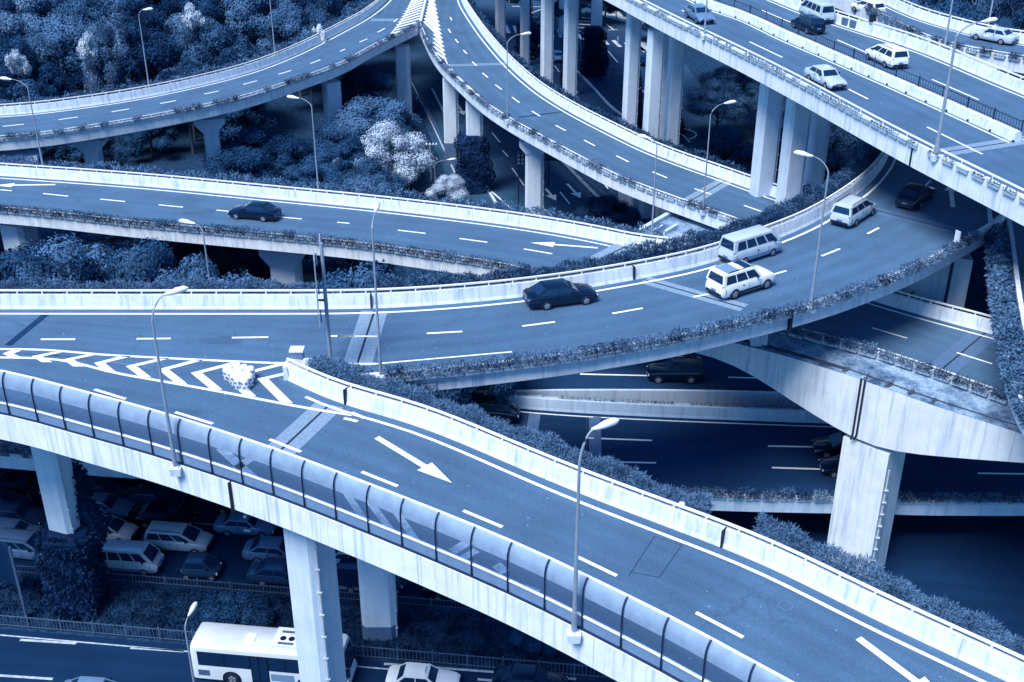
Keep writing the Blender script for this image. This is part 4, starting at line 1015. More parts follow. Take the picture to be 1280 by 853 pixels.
scatter(18, (15, 48, 118, 178), (7, 11), (6, 9), ['dark', 'dark', 'mid'], und, 'trees beneath the high viaduct', lambda x, y: x > 16+.28*(y-118) if y > 130 else x > 21, 4.5)
for a, b, w_ in ((1035, 195, 7.5), (1060, 190, 6), (1010, 205, 5)):
    p = P(a, b, 8); tree(p.x, p.y, 11, w_, 'mid' if a == 1035 else 'dark', {1035: 'rounded tree between the last pillar and the curved road bend', 1060: 'dark tree hard against the curved road bend', 1010: 'small dark tree at the foot of the right pillar'}[a])
sh = {'dark': 'dark low tree beside the street arrows under the upper middle ramp', 'mid': 'low leafy tree beside the street arrows under the upper middle ramp'}
scatter(12, (8, 19, 106, 128), (4.5, 6.5), (4, 6), ['dark', 'dark', 'mid'], sh, 'low trees beside the street arrows', lambda x, y: side(B_near, x, y) > -6 and x > 8.5+.12*(128-y), 3.2)
tr = {'dark': 'dark tree behind the top right side ramp', 'mid': 'leafy tree behind the top right side ramp', 'conifer': 'dark conifer behind the top right side ramp'}
scatter(46, (40, 120, 118, 230), (17, 24), (8, 12), ['dark', 'mid', 'dark', 'conifer', 'mid'], tr, 'trees behind the top right side ramp', lambda x, y: side(C2_far, x, y) > 7, 5.5)
far_t = {'dark': 'distant dark tree beyond the zebra crossings', 'mid': 'distant leafy tree beyond the zebra crossings'}
scatter(14, (4, 40, 222, 262), (6, 9), (5, 8), ['dark', 'mid'], far_t, 'distant trees beyond the crossings', lambda x, y: x > 10 or y > 245, 5)
for a, b in ((770, 25), (757, 20), (790, 30)):
    p = P0(a, b+4); tree(p.x, p.y, 4.5, 3.6, 'dark', {770: 'small street tree on the pale paved corner', 757: 'smallest street tree at the edge of the pale paved corner', 790: 'street tree nearest the viaduct on the paved corner'}[a])
# white blossoming shrubs and clipped balls
for a, b, z_, s_ in ((109, 46, 17, 4.2), (20, 68, 16, 3.6), (238, 12, 17, 5), (400, 36, 15.3, 2.4)):
    p = P(a, b, z_); tree(p.x, p.y, z_+.6, s_*1.7, 'bloom', {109: 'white flowering tree standing out in the wood at the upper left', 20: 'white flowering tree low at the left edge of the wood', 238: 'white flowering tree at the top of the wood', 400: 'small white flowering shrub beside the upper left ramp barrier'}[a])
def ball_mesh(seed):
    rnd = random.Random(seed); m = MB()
    m.lathe([(.35, -.55), (.72, -.3), (.82, 0), (.72, .32), (.45, .6), (.1, .74)], (0, 0, .6), 12)
    for _ in range(520):
        v = Vector((rnd.gauss(0, 1), rnd.gauss(0, 1), rnd.gauss(0, 1)+.3)).normalized()
        m.leaf(v*.8+Vector((0, 0, .6)), .17, .11, v+Vector((rnd.gauss(0, .5), rnd.gauss(0, .5), rnd.gauss(0, .5))))
    return m.mesh('clipped_shrub', 'leaf_dark')
bls = [ball_mesh(i) for i in range(3)]
for a, b, s_ in ((264, 752, 1), (284, 754, 1), (304, 754, .95), (322, 757, .9), (267, 768, 1.15), (288, 769, 1.2), (309, 771, .95), (327, 773, 1.05), (648, 798, .8), (668, 806, .9), (690, 810, .85), (712, 813, .9)):
    p = P(a, b, .7*s_); o = link('clipped_shrub', random.choice(bls)); o.location = (p.x, p.y, .1); o.scale = (s_*.95,)*3; o.rotation_euler = (0, 0, random.random()*6)
    if a < 400: tag(o, 'dark ball clipped shrub in the double row above the bus', 'shrub', 'ball shrubs above the bus')
    else: tag(o, 'dark ball clipped shrub beside the fence right of the grey based column', 'shrub', 'ball shrubs near the near road')

# ------------------------------------------------------------------ street lamps
def lamp(base, top_py, arm, label, r=.068, top_z=None, head=True, block=True, cable=0):
    t = thing('street_lamp', label, 'street lamp', base)
    h = (height_at(base, top_py) if top_z is None else top_z)-base.z
    m = MB(); m.tube([(0, 0, 0), (0, 0, h*.3), (0, 0, h)], [r*1.25, r*1.1, r*.7], 10); m.tube([(0, 0, 0), (0, 0, 1.1)], r*1.5, 10); m.build('pole', 'lamp_metal', t, 40)
    if block:
        b = MB(); b.box((0, 0, -.24), (.5, .42, .44), 0, 1.15); b.box((0, 0, .02), (.34, .34, .05)); b.build('base_block', 'concrete_white', t)
    if arm:
        ax, ay, rise = arm; m = MB(); L = math.hypot(ax, ay); pts = []
        for k in range(9):
            s_ = k/8; pts.append((ax*s_**1.25*.80, ay*s_**1.25*.80, h+rise*(1-(1-s_)**2)))
        m.tube(pts, [r*.7-.004*k for k in range(9)], 8); m.build('arm', 'lamp_metal', t, 40)
        hd = MB(); e = Vector((ax, ay, 0)).normalized(); p0 = Vector(pts[-1]); 
        hd.tube([p0-e*.15, p0+e*.1, p0+e*.45+Vector((0, 0, .06)), p0+e*.85+Vector((0, 0, .09)), p0+e*1.02+Vector((0, 0, .08))], [.055, .10, .165, .15, .05], 10); hd.build('lamp_head', 'lamp_head', t, 60)
    return t
def edge_base(path, a, b, z, off=.12, dz=.85):
    path = resample(path, 1500); i = nearest(path, P(a, b, z)); n_ = normal(path, i); q = path[i]+n_*off; return Vector((q.x, q.y, path[i].z+dz))
lamp(edge_base(F_near, 722, 787, 21.2, -.2, .6), 578, (.72, .35, 1.35), 'grey lamp post standing on the near noise barrier parapet at the centre', .085)
lamp(edge_base(F_near, 224, 580, 21.2, -.2, .6), 402, (.95, .5, 1.25), 'lamp post on the noise barrier parapet in front of the chevron markings', .08)
lamp(edge_base(E_near, 1014, 380, 21.5, -.1, .8), 216, (-1.35, .6, .9), 'lamp post on the curved road parapet beside the white off road car')
lamp(edge_base(E_near, 476, 465, 21.5, -.05, .8), 286, (.1, 1.6, .5), 'lamp post on the curved road parapet beside the expansion joint')
lamp(edge_base(B_near, 877, 262, 14.4, -.1, .8), 143, (1.6, .4, .9), 'lamp post on the upper middle ramp below the wide pillars')
lamp(edge_base(B_near, 632, 149, 14.4, -.1, .8), 54, (2.0, .3, .9), 'lamp post on the upper middle ramp at the centre top')
lamp(edge_base(D_far, 806, 306, 14.4, .6, .8), 183, (-.8, .4, .6), 'lamp post at the right end of the middle left ramp barrier')
lamp(edge_base(D_far, 390, 248, 14.4, .6, .8), 133, (-1.6, .3, .7), 'lamp post behind the middle left ramp barrier near the dark car')
lamp(edge_base(D_far, 42, 218, 14.4, .6, .8), 110, (-2.0, .2, .8), 'lamp post behind the middle left ramp barrier at the left edge')
lamp(edge_base(A_far, 200, 116, 14.4, .6, .8), 20, (.9, .1, .7), 'lamp post behind the upper left ramp barrier in front of the wood')
lamp(edge_base(A_far, 358, 70, 14.4, .6, .8), -40, (1.5, 0, .8), 'lamp post behind the upper left ramp barrier running out of the picture')
lamp(edge_base(C_near, 1163, 194, 27.8, -.05, .8), 46, (2.2, .5, .9), 'tall lamp post on the near parapet of the high viaduct', .11)
lamp(edge_base(C_near, 876, 44, 27.8, -.05, .8), -60, (1.8, .5, .9), 'lamp post on the high viaduct beside the grey saloon')
lamp(edge_base(C_far, 1176, 62, 27.8, .6, .8), -40, (1.2, .5, .9), 'thin lamp post on the far barrier of the high viaduct', .08)
lamp(edge_base(C2_far, 1226, 38, 26.3, .6, .8), -40, (1.2, .5, .9), 'thin lamp post on the barrier of the top right side ramp', .08)
q = P(262, 352, 20.3); lamp(Vector((q.x, q.y, 0)), 289, (-.8, .2, .5), 'lamp post rising behind the long hedge below the middle left ramp', block=False)
q = P(247, 880, 0); lamp(Vector((q.x, q.y, 0)), 786, (.2, .9, .5), 'lamp post on the bus street in front of the white bus', block=False)
q = P(539, 226, 0); t = thing('lamp_mast', 'mast with a crossbar of small lamps on the lane beside the trees', 'street lamp', q); h = height_at(q, 181)
m = MB(); m.tube([(0, 0, 0), (0, 0, h)], .1, 8); m.build('pole', 'lamp_metal', t); m = MB(); m.box((0, 0, h), (1.9, .12, .1)); m.build('crossbar', 'lamp_metal', t)
m = MB(); m.box((0, 0, 0), (.2, .25, .16), 0, .7); m = m.mesh('lamp_head', 'lamp_head')
for k in range(5): link('lamp_head', m, t).location = (-.85+.42*k, 0, h+.12)
q = P(568, 232, 0); lamp(Vector((q.x-2.5, q.y, 0)), 206, (2.2, .2, .6), 'lamp leaning over the dark street fence beside the pale tree', block=False)
# utility pole in the shade beneath the viaduct
q = P(895, 230, 0); t = thing('utility_pole', 'wooden utility pole with crossarms in the shade beneath the viaduct', 'utility pole', q); h = height_at(q, 90)
m = MB(); m.tube([(0, 0, 0), (0, 0, h)], [.16, .11], 8); m.build('pole', 'steel', t); m = MB(); m.box((0, 0, h-.6), (2.2, .12, .12)); m.box((0, 0, h-4.2), (1.2, .5, 1.0)); m.build('crossarm', 'steel', t)

# ------------------------------------------------------------------ signs, signals, cabinet, crash barrels
q = P(414, 458, ZE); t = thing('road_sign', 'tall sign seen nearly edge on between the exit and the curved road', 'road sign', q); h = height_at(q, 304)-ZE
m = MB(); m.tube([(0, 0, 0), (0, 0, h*.36), (0, 0, h)], [.13, .12, .09], 10); m.tube([(0, 0, 0), (0, 0, .4)], .2, 10); m.build('pole', 'lamp_metal', t, 40)
for k, (dx, dy, z0, z1) in enumerate(((-.42, -.3, h*.40, h*.93), (-.28, 1.2, h*.56, h*.96))):
    m = MB(); m.box((dx, dy, (z0+z1)/2), (.07, 1.9, z1-z0), R(10)); m.m = 1
    for z in (z0+.3, (z0+z1)/2, z1-.3): m.box((dx+.12, dy, z), (.08, 1.6, .08), R(10))
    m.build('sign_panel', ['lamp_metal', 'steel'], t)
m = MB(); 
for z in (h*.55, h*.85): m.box((-.2, 0, z), (.5, .1, .1))
m.build('bracket', 'steel_dark', t)
q = P(373, 463, ZE); t = thing('cabinet', 'small upright box on the nose of the exit barrier', 'cabinet', (q.x, q.y+.1, ZE))
m = MB(); m.box((0, 0, .65), (.72, .6, 1.3)); m.build('body', 'panel_base', t); m = MB(); m.box((0, 0, 1.34), (.82, .7, .1)); m.build('lid', 'concrete_white', t)
leaf_strip('shrubbery', spline([P(388, 468, ZE+.4), P(412, 470, ZE+.4), P(438, 476, ZE+.4)], 1, 1), -.7, .9, .1, .8, 500, 'leaf_hedge', 'green plants filling the barrier nose beside the sign', .35, .1)
leaf_strip('shrubbery', spline([P(432, 478, ZE-.6), P(480, 492, ZE-.6), P(540, 508, ZE-1)], 1, 1), -.6, 1.0, .2, 1.1, 380, 'leaf_hedge', 'plants in the gap between the exit barrier and the curved road parapet', .35, .08)
# walls round the planted nose of the exit barrier
m = MB(); nz = spline([P(420, 470, ZE), P(385, 463, ZE), P(364, 464, ZE), P(355, 470, ZE), P(355, 476, ZE)], .4, 1)
m.sweep(nz, [(0, -.05), (0, .85), (.2, .85), (.32, -.05)]); m.build('barrier_nose', 'concrete_white', rE)
m = MB(); m.prism([(p.x, p.y) for p in (P(362, 472, ZE), P(385, 466, ZE), P(440, 466, ZE), P(446, 478, ZE), P(420, 484, ZE), P(385, 482, ZE))], ZE-.6, ZE+.3); m.build('planting_bed', 'soil', rE)
def barrel_mesh():
    m = MB(); m.lathe([(.22, 0), (.25, .05), (.25, .62), (.21, .72), (.08, .76)], n=14); m.m = 1
    for r_ in range(2):
        for k in range(6):
            t_ = 2*math.pi*(k+.5*r_)/6; c = Vector((math.cos(t_)*.257, math.sin(t_)*.257,   .22+.26*r_)); ta = Vector((-math.sin(t_), math.cos(t_), 0))
            m.poly([c+ta*.08-Vector((0, 0, .08)), c+ta*.08+Vector((0, 0, .08)), c-ta*.08+Vector((0, 0, .08)), c-ta*.08-Vector((0, 0, .08))])
    return m.mesh('crash_barrel', ['road_paint', 'plate'], 40)
bm_ = barrel_mesh()
for k, (a, b) in enumerate(((288, 472), (297, 470), (306, 472), (314, 474), (290, 477), (300, 476), (310, 478), (294, 482), (303, 482), (312, 483), (285, 475), (299, 487), (307, 488))):
    p = P(a, b-1, ZE); o = link('crash_barrel', bm_); o.location = (p.x, p.y, ZE+.01); o.rotation_euler = (0, 0, k)
    tag(o, 'white crash barrel with dark spots in the cluster on the chevron markings', 'crash barrel', 'crash barrels on the chevrons')
q = P(856, 628, ZE+.5); i = nearest(F_far, q); n_ = normal(F_far, i); q = F_far[i]+n_*.6
m = MB(); m.box((0, 0, .55), (.3, .25, 1.3), 0, .9); o = tag(m.build('marker_post', 'concrete_white'), 'short white post standing in the hedge behind the near barrier', 'post'); o.location = q
q = P(1174, 300, ZE+.8); i = nearest(E_near, q); m = MB(); m.box((0, 0, .6), (.06, .45, .9), R(30)); m.tube([(0, 0, -.4), (0, 0, .2)], .04, 6); o = tag(m.build('small_sign', 'concrete_white'), 'small white board among the plants on the right bend', 'sign'); o.location = E_near[i]+Vector((0, 0, .85))
def signal(a, b, top, label, rz=0, heads=((0, 0),)):
    q = P0(a, b); t = thing('traffic_light', label, 'traffic light', q, rz); h = height_at(q, top)
    m = MB(); m.tube([(0, 0, 0), (0, 0, h)], .09, 8); m.build('pole', 'steel_dark', t)
    for dx, dz in heads:
        m = MB(); m.box((dx, -.15, h-.6+dz), (.5, .3, 1.5)); m.m = 1
        for k in range(3): m.box((dx, -.36, h-.12-.48*k+dz), (.3, .14, .3), 0, .8)
        m.build('signal_head', ['trim_black', 'steel'], t)
    return t
signal(648, 276, 192, 'traffic light left of the ramp column above the street arrows', heads=((0, 0), (.45, 0)))
signal(797, 128, 90, 'traffic light behind the white pillar at the grass island')
signal(841, 160, 143, 'square traffic light in front of the twin pillars at the island tip', heads=((0, 0), (0, -1.3)))
q = P(686, 262, 0); q = P(687, 250, 0); t = thing('direction_sign', 'dark rectangular direction sign behind the ramp column', 'road sign', (q.x, q.y+5, 0))
m = MB(); m.tube([(0, 0, 0), (0, 0, 5.2)], .1, 8); m.build('pole', 'steel_dark', t); m = MB(); m.box((0, -.15, 4.6), (3.0, .12, 2.2)); m.build('sign_panel', 'steel_dark', t)
q = P(1100, 470, 0)
t = thing('advert_board', 'dark slanted board on a post at the lower left', 'sign', P0(34, 775), R(-30)); m = MB(); m.tube([(0, 0, 0), (0, 0, 6.2)], .1, 8); m.build('pole', 'steel', t)
m = MB(); m.box((-2.1, 0, 4.6), (4.0, .15, 3.4)); m.build('sign_panel', 'paint_navy', t)
# bollard signal and box on the viaduct barrier
i = nearest(C_far, P(1092, 30, 28)); q = C_far[i]+normal(C_far, i)*.33+Vector((0, 0, 1.2)); m = MB(); m.box((0, 0, .35), (.6, .5, .7)); m.box((0, 0, .72), (.7, .6, .06)); o = tag(m.build('equipment_box', 'trim_black'), 'black equipment box on the far viaduct barrier', 'box'); o.location = q
# rubble and wall under the middle left ramp
q = P(375, 345, 3); m = MB()
for k in range(5): m.box((random.uniform(-2, 2), random.uniform(-1, 1), .2+.4*(k % 2)), (1.6, .9, .4), random.random())
o = tag(m.build('stone_blocks', 'concrete_dirty'), 'stacked stone blocks beside the path under the middle left ramp', 'stone blocks'); o.location = P(380, 335, 0)
ground_poly('path', [P0(356, 372), P0(382, 312), P0(420, 312), P0(470, 352), P0(440, 380)], .02, 'paving', 'pale path seen below the middle left ramp')

# ------------------------------------------------------------------ vehicles (local +x is forward, y left)
WHEEL = {}
def wheel_meshes(r, w):
    if (r, w) not in WHEEL:
        m = MB(); n = 18; prof = [(r*.66, -w/2), (r*.94, -w/2), (r, -w*.36), (r, w*.36), (r*.94, w/2), (r*.66, w/2)]
        for a, y in prof:
            for k in range(n): t = 2*math.pi*k/n; m.v.append((a*math.cos(t), y, a*math.sin(t)))
        for i in range(len(prof)):
            i2 = (i+1) % len(prof)
            for k in range(n): k2 = (k+1) % n; m.face((i*n+k, i*n+k2, i2*n+k2, i2*n+k))
        ty = m.mesh('tyre', 'tyre', 40)
        m = MB()
        for y in (w*.40, -w*.40):
            s_ = 1 if y > 0 else -1; b = len(m.v)
            for k in range(20):
                t = 2*math.pi*k/20; rr = r*.66 if k % 4 < 3 else r*.60
                m.v.append((rr*math.cos(t), y, rr*math.sin(t)))
            m.v.append((0, y+s_*.02, 0))
            for k in range(20):
                m.m = 1 if k % 4 == 3 else 0
                m.face((b+k, b+(k+1) % 20, b+20) if s_ < 0 else (b+(k+1) % 20, b+k, b+20))
        WHEEL[(r, w)] = (ty, m.mesh('rim', ['rim', 'trim_black']))
    return WHEEL[(r, w)]
def lerp(a, b, t): return a+(b-a)*t
def car_proto(key, L, Wd, H, low, cab, belt, wb, wr=.31, sides=2, fr_over=.85, roof_mat=None, kindname='car', extras=()):
    """low: list of (x fraction from the rear 0..1, height of the lower body); cab: (x rear foot, x rear top, x front top, x front foot) fractions"""
    root = thing(kindname, 'x', 'car'); hw = Wd/2; X = lambda f: (f-.5)*L
    m = MB(); st = []
    fr = sorted(set([0, .012, .05, .12, .25, .4, .55, .7, .82, .9, .955, .988, 1.0]+[f for f, _ in low]))
    def zt(f):
        for (a, za), (b, zb) in zip(low, low[1:]):
            if a <= f <= b: return lerp(za, zb, (f-a)/max(1e-6, b-a))
        return low[-1][1]
    for f in fr:
        e = min(f, 1-f); k = 1-.16*max(0, 1-e/.10)**2.2
        z = zt(f); zl = .24+.10*max(0, 1-e/.05)
        w = hw*k; zm = zl+(z-zl)*.45
        st.append([(-w*.90, zl), (-w*.985, zl+.12), (-w, zm), (-w*.985, z-.16), (-w*.93, z-.05), (-w*.80, z), (0, z+.025),
                   (w*.80, z), (w*.93, z-.05), (w*.985, z-.16), (w, zm), (w*.985, zl+.12), (w*.90, zl)])
    n = len(st[0])
    for f, s_ in zip(fr, st): m.v += [(X(f), y, z) for y, z in s_]
    for i in range(len(fr)-1):
        for k in range(n): k2 = (k+1) % n; m.face((i*n+k, i*n+k2, (i+1)*n+k2, (i+1)*n+k))
    m.face(range(n)[::-1]); e = (len(fr)-1)*n; m.face(range(e, e+n))
    # cabin
    a0, a1, a2, a3 = [X(f) for f in cab]; wb_ = hw*.92; wt = hw*.74; zb = belt-.03
    ring = lambda x, w, z: [(x, -w, z), (x, w, z)]
    b = len(m.v)
    rows = [(a0, a3, wb_, zb), (lerp(a0, a1, .82), lerp(a3, a2, .82), lerp(wb_, wt, .78), lerp(zb, H, .80)), (lerp(a0, a1, .95), lerp(a3, a2, .95), lerp(wb_, wt, .93), lerp(zb, H, .94)), (a1+.06, a2-.08, wt*.93, H-.012)]
    for xr, xf, w, z in rows: m.v += [(xr, -w, z), (xf, -w, z), (xf, w, z), (xr, w, z)]
    for r_ in range(3):
        for k in range(4): k2 = (k+1) % 4; m.face((b+r_*4+k, b+r_*4+k2, b+(r_+1)*4+k2, b+(r_+1)*4+k))
    t = b+12; c1 = len(m.v); m.v += [(lerp(a1, a2, .3), 0, H+.02), (lerp(a1, a2, .7), 0, H+.02)]
    m.face((t, t+1, c1+1, c1)); m.face((t+1, t+2, c1+1)); m.face((t+2, t+3, c1, c1+1)); m.face((t+3, t, c1))
    body = m.build('body', 'paint_silver', root, 33); body.material_slots[0].link = 'OBJECT'; body.material_slots[0].material = MATS['paint_silver']
    def pane(nm, pts, mat='car_glass', parent=root, off=.012):
        pts = [Vector(p) for p in pts]; nn_ = (pts[1]-pts[0]).cross(pts[2]-pts[0]).normalized(); c = sum(pts, Vector())/len(pts)
        if nn_.dot(c-Vector((c.x*.3, 0, belt*.6))) < 0: pts = pts[::-1]; nn_ = -nn_
        q = MB(); A = [p+nn_*off for p in pts]; B = [p-nn_*.01 for p in pts]; k = len(pts)
        q.v = [tuple(p) for p in A+B]; q.face(range(k)); q.face(range(2*k-1, k-1, -1))
        for i in range(k): j = (i+1) % k; q.face((i, k+i, k+j, j))
        return q.build(nm, mat, parent)
    def onside(x_t, s, sg):                     # point on the side glass: x_t 0..1 along, s 0..1 height
        w, z = lerp(wb_, wt, s*.78/.80) if s <= .80 else lerp(wb_, wt, s*.975), lerp(zb, H, s)
        return Vector((lerp(lerp(a0, a1, s), lerp(a3, a2, s), x_t), sg*w, z))
    for sg in (-1, 1):
        for k in range(sides):
            lo, hi = .05+.90*k/sides+.015, .05+.90*(k+1)/sides-.015
            pane('side_window', [onside(lo, .10, sg), onside(hi, .10, sg), onside(hi-.02 if k == sides-1 else hi, .78, sg), onside(lo+(.02 if k == 0 else 0), .78, sg)])
    def onfront(y, s, front=True):
        x = lerp(a3, a2, s) if front else lerp(a0, a1, s); w = lerp(wb_, wt, s*.975)
        return Vector((x, y*w, lerp(zb, H, s)))
    pane('windscreen', [onfront(-.88, .06), onfront(.88, .06), onfront(.84, .82), onfront(-.84, .82)])
    pane('rear_window', [onfront(-.84, .14, False), onfront(.84, .14, False), onfront(.80, .82, False), onfront(-.80, .82, False)])
    xr, xf = -wb/2, wb/2; sh = X(1-fr_over/L)-xf
    ty, ri = wheel_meshes(wr, .2)
    for x in (xr+sh, xf+sh):
        for sg in (-1, 1):
            q = MB(); kk = 14                                     # dark wheel arch
            q.v = [(x+math.cos(math.pi*i/kk)*wr*1.16, sg*(hw*.992), wr+math.sin(math.pi*i/kk)*wr*1.16-.0) for i in range(kk+1)]+[(x-wr*1.16, sg*hw*.99, .2), (x+wr*1.16, sg*hw*.99, .2)]
            idx = list(range(kk+1))+[kk+1, kk+2]; q.face(idx if sg < 0 else idx[::-1]); q.build('wheel_arch', 'trim_black', root)
            w = link('wheel', ty, root); w.location = (x, sg*(hw-.07), wr); link('rim', ri, w)
    for sg in (-1, 1):
        q = MB(); zf = zt(.985); q.box((X(.972), sg*hw*.66, zf-.10), (.20, hw*.40, .15), sg*-.25, .85); q.build('headlight', 'lens_clear', root)
        q = MB(); zr = zt(.02); q.box((X(.028), sg*hw*.74, zr-.16), (.18, hw*.26, .20), sg*.2, .9); q.build('tail_light', 'lens_red', root)
        q = MB(); p = onside(.86, .1, sg); q.box((p.x, p.y+sg*.12, p.z+.06), (.12, .2, .14)); q.build('mirror', 'trim_black', root)
    q = MB()
    for sg in (-1, 1):
        for k in range(sides+1):
            xx = lerp(a0, a3, .05+.90*k/max(1, sides)) if sides > 1 or k else lerp(a0, a3, .3)
            if abs(xx-(xr+sh)) > wr*1.2 and abs(xx-(xf+sh)) > wr*1.2: q.box((xx, sg*hw*.995, .66), (.022, .02, .50))
        q.box((lerp(a0, a3, .5), sg*hw*1.0, .86), (.20, .03, .035))
    q.build('door_gaps', 'trim_black', root)
    for x, nm in ((X(.988), 'front_bumper'), (X(.012), 'rear_bumper')):
        q = MB(); q.box((x, 0, .42), (.16, Wd*.80, .20), 0, .96); q.build(nm, 'trim_black', root)
    q = MB(); q.box((X(.985), 0, zt(.99)-.12), (.14, Wd*.36, .14)); q.build('grille', 'trim_black', root)
    for x in (X(.992)+.06, X(.008)-.06):
        q = MB(); q.box((x, 0, .50 if x > 0 else .62), (.05, .42, .13)); q.build('number_plate', 'plate', root)
    for f in extras: f(root, L, Wd, H, X, onside)
    root['W'] = Wd; root['wb'] = wb; root['sh'] = (xr+xf)/2+sh
    reg(root); PROTO[key] = [root, False]
PROTO = {}
def roof_sign(root, L, Wd, H, X, S):
    q = MB(); q.box((X(.52), 0, H+.09), (.24, .62, .16), 0, .8); q.build('taxi_sign', 'lens_clear', root)
def door_badge(root, L, Wd, H, X, S):
    for sg in (-1, 1):
        q = MB(); q.v = [(X(.58)+.32*math.cos(2*math.pi*i/16), sg*(Wd/2+.006), .68+.14*math.sin(2*math.pi*i/16)) for i in range(16)]
        q.face(range(16) if sg < 0 else range(15, -1, -1)); q.build('door_badge', 'road_paint', root)
def rails(root, L, Wd, H, X, S):
    for sg in (-1, 1):
        q = MB(); q.tube([(X(.12), sg*Wd*.34, H+.0), (X(.16), sg*Wd*.34, H+.07), (X(.55), sg*Wd*.34, H+.07), (X(.60), sg*Wd*.34, H)], .025, 6); q.build('roof_rail', 'trim_black', root)
def glass_roof(root, L, Wd, H, X, S):
    q = MB(); q.box((X(.22), 0, H+.005), (1.05, Wd*.66, .05)); q.build('roof_panel', 'panel_base', root)
    q = MB(); q.box((X(.50), 0, H+.008), (.62, Wd*.60, .05)); q.build('sunroof', 'car_glass', root)
    for sg in (-1, 1):
        q = MB(); q.box((X(.50), sg*Wd*.495, .42), (2.0, .06, .16)); q.build('sill', 'trim_black', root)
def sunroof(root, L, Wd, H, X, S):
    q = MB(); q.box((X(.52), 0, H+.005), (.62, Wd*.5, .05)); q.build('sunroof', 'car_glass', root)
def dark_sill(root, L, Wd, H, X, S):
    for sg in (-1, 1):
        q = MB(); q.box((0, sg*Wd*.492, .45), (L*.9, .05, .24)); q.build('lower_trim', 'paint_grey', root)
car_proto('sedan', 4.7, 1.78, 1.44, [(0, .86), (.04, .98), (.19, 1.01), (.66, .96), (.82, .88), (.95, .74), (1, .62)], (.10, .27, .56, .73), .97, 2.7)
car_proto('taxi', 4.6, 1.70, 1.42, [(0, .84), (.03, .94), (.2, .97), (.68, .94), (.84, .86), (.96, .76), (1, .64)], (.14, .27, .57, .70), .95, 2.66, extras=(roof_sign, door_badge))
car_proto('hatch', 4.2, 1.72, 1.50, [(0, .88), (.03, 1.0), (.2, 1.0), (.7, .97), (.85, .88), (.96, .76), (1, .64)], (.015, .10, .56, .78), .98, 2.55, extras=(sunroof,))
car_proto('mpv', 4.75, 1.82, 1.72, [(0, .9), (.02, 1.08), (.2, 1.08), (.74, 1.04), (.88, .94), (.97, .80), (1, .66)], (.012, .055, .58, .84), 1.06, 2.8, sides=3, extras=(rails,))
car_proto('minibus', 4.8, 1.76, 1.98, [(0, 1.0), (.02, 1.16), (.3, 1.16), (.86, 1.14), (.94, 1.02), (.985, .86), (1, .68)], (.008, .035, .78, .95), 1.14, 2.7, sides=4, fr_over=1.0, extras=(dark_sill,))
car_proto('suv', 4.75, 1.92, 1.86, [(0, .98), (.02, 1.14), (.3, 1.14), (.70, 1.12), (.86, 1.08), (.96, .98), (1, .76)], (.012, .04, .60, .73), 1.12, 2.85, wr=.38, sides=3, extras=(glass_roof, rails))
car_proto('offroad', 4.7, 1.84, 1.84, [(0, .98), (.02, 1.12), (.3, 1.12), (.68, 1.10), (.86, 1.06), (.97, .96), (1, .74)], (.012, .05, .58, .69), 1.10, 2.75, wr=.37, sides=3, extras=(rails,))
car_proto('micro', 2.55, 1.54, 1.54, [(0, .78), (.04, .96), (.3, 1.0), (.74, .96), (.9, .82), (1, .62)], (.02, .16, .62, .90), .98, 1.83, wr=.28, sides=1, fr_over=.36)
NICE = {'sedan': 'saloon_car', 'taxi': 'taxi', 'hatch': 'hatchback', 'mpv': 'people_carrier', 'minibus': 'minibus', 'suv': 'off_road_car', 'offroad': 'off_road_car', 'micro': 'micro_car'}
CAT = {'sedan': 'car', 'taxi': 'taxi', 'hatch': 'car', 'mpv': 'van', 'minibus': 'minibus', 'suv': 'off-road car', 'offroad': 'off-road car', 'micro': 'car'}
def put(key, rear, front, z, paint, label, near_right=True, group=None, center=False):
    """rear / front: photo pixels where the wheels of the visible side touch the road at height z (or a height function)"""
    root, used = PROTO[key]; pt = (lambda a, b: pz(a, b, z)) if callable(z) else (lambda a, b: P(a, b, z))
    a, b = pt(*rear), pt(*front); d = (b-a); d.z = 0; d.normalize(); n_ = Vector((-d.y, d.x, 0))
    c = (a+b)/2+(Vector() if center else n_*(root['W']/2-.08)*(1 if near_right else -1)); c -= d*root['sh']
    rz = math.atan2(d.y, d.x); loc = (c.x, c.y, c.z+.006)
    if not used: PROTO[key][1] = True; r = root; r.location = loc; r.rotation_euler = (0, 0, rz)
    else: r = dup(root, loc, rz)
    r.name = NICE[key]; r['label'] = label; r['category'] = CAT[key]
    for ch in r.children:
        if ch.name.startswith('body'): ch.material_slots[0].material = MATS['paint_'+paint]
    return r
def kids(o): return list(o.children)

# on the curved road
put('sedan', (683.6, 387.5), (732, 381), ZE, 'black', 'shiny black saloon car driving along the middle of the curved road')
put('suv', (916, 374.5), (958.5, 361), ZE, 'white', 'white off road car with dark roof panels at the expansion joint of the curved road')
put('minibus', (931, 331), (964, 320.5), ZE, 'silver', 'silver minibus passing the white off road car on the curved road')
put('mpv', (1066, 285), (1092, 268), ZE, 'silver', 'silver people carrier beside the lamp on the curved road bend')
put('sedan', (1149, 261), (1164, 249), ZE, 'black', 'black saloon car in the shadow of the high viaduct beside the white arrow')
# on the middle left ramp
put('sedan', (333, 278), (292, 274), ZD, 'black', 'dark saloon car on the middle left ramp', near_right=False)
# low carriageways
put('offroad', (863, 480.5), (823, 479), zJ, 'black', 'dark off road car on the farther low carriageway', near_right=False)
put('mpv', (585, 527), (640, 531), zJ, 'black', 'black people carrier half hidden behind the near hedge', )
put('sedan', (1078, 574), (1031, 572), zJ, 'black', 'black saloon car emerging from behind the big column', near_right=False)
put('sedan', (1088, 599), (1041, 597), zJ, 'black', 'black saloon car with only its nose showing left of the big column', near_right=False)
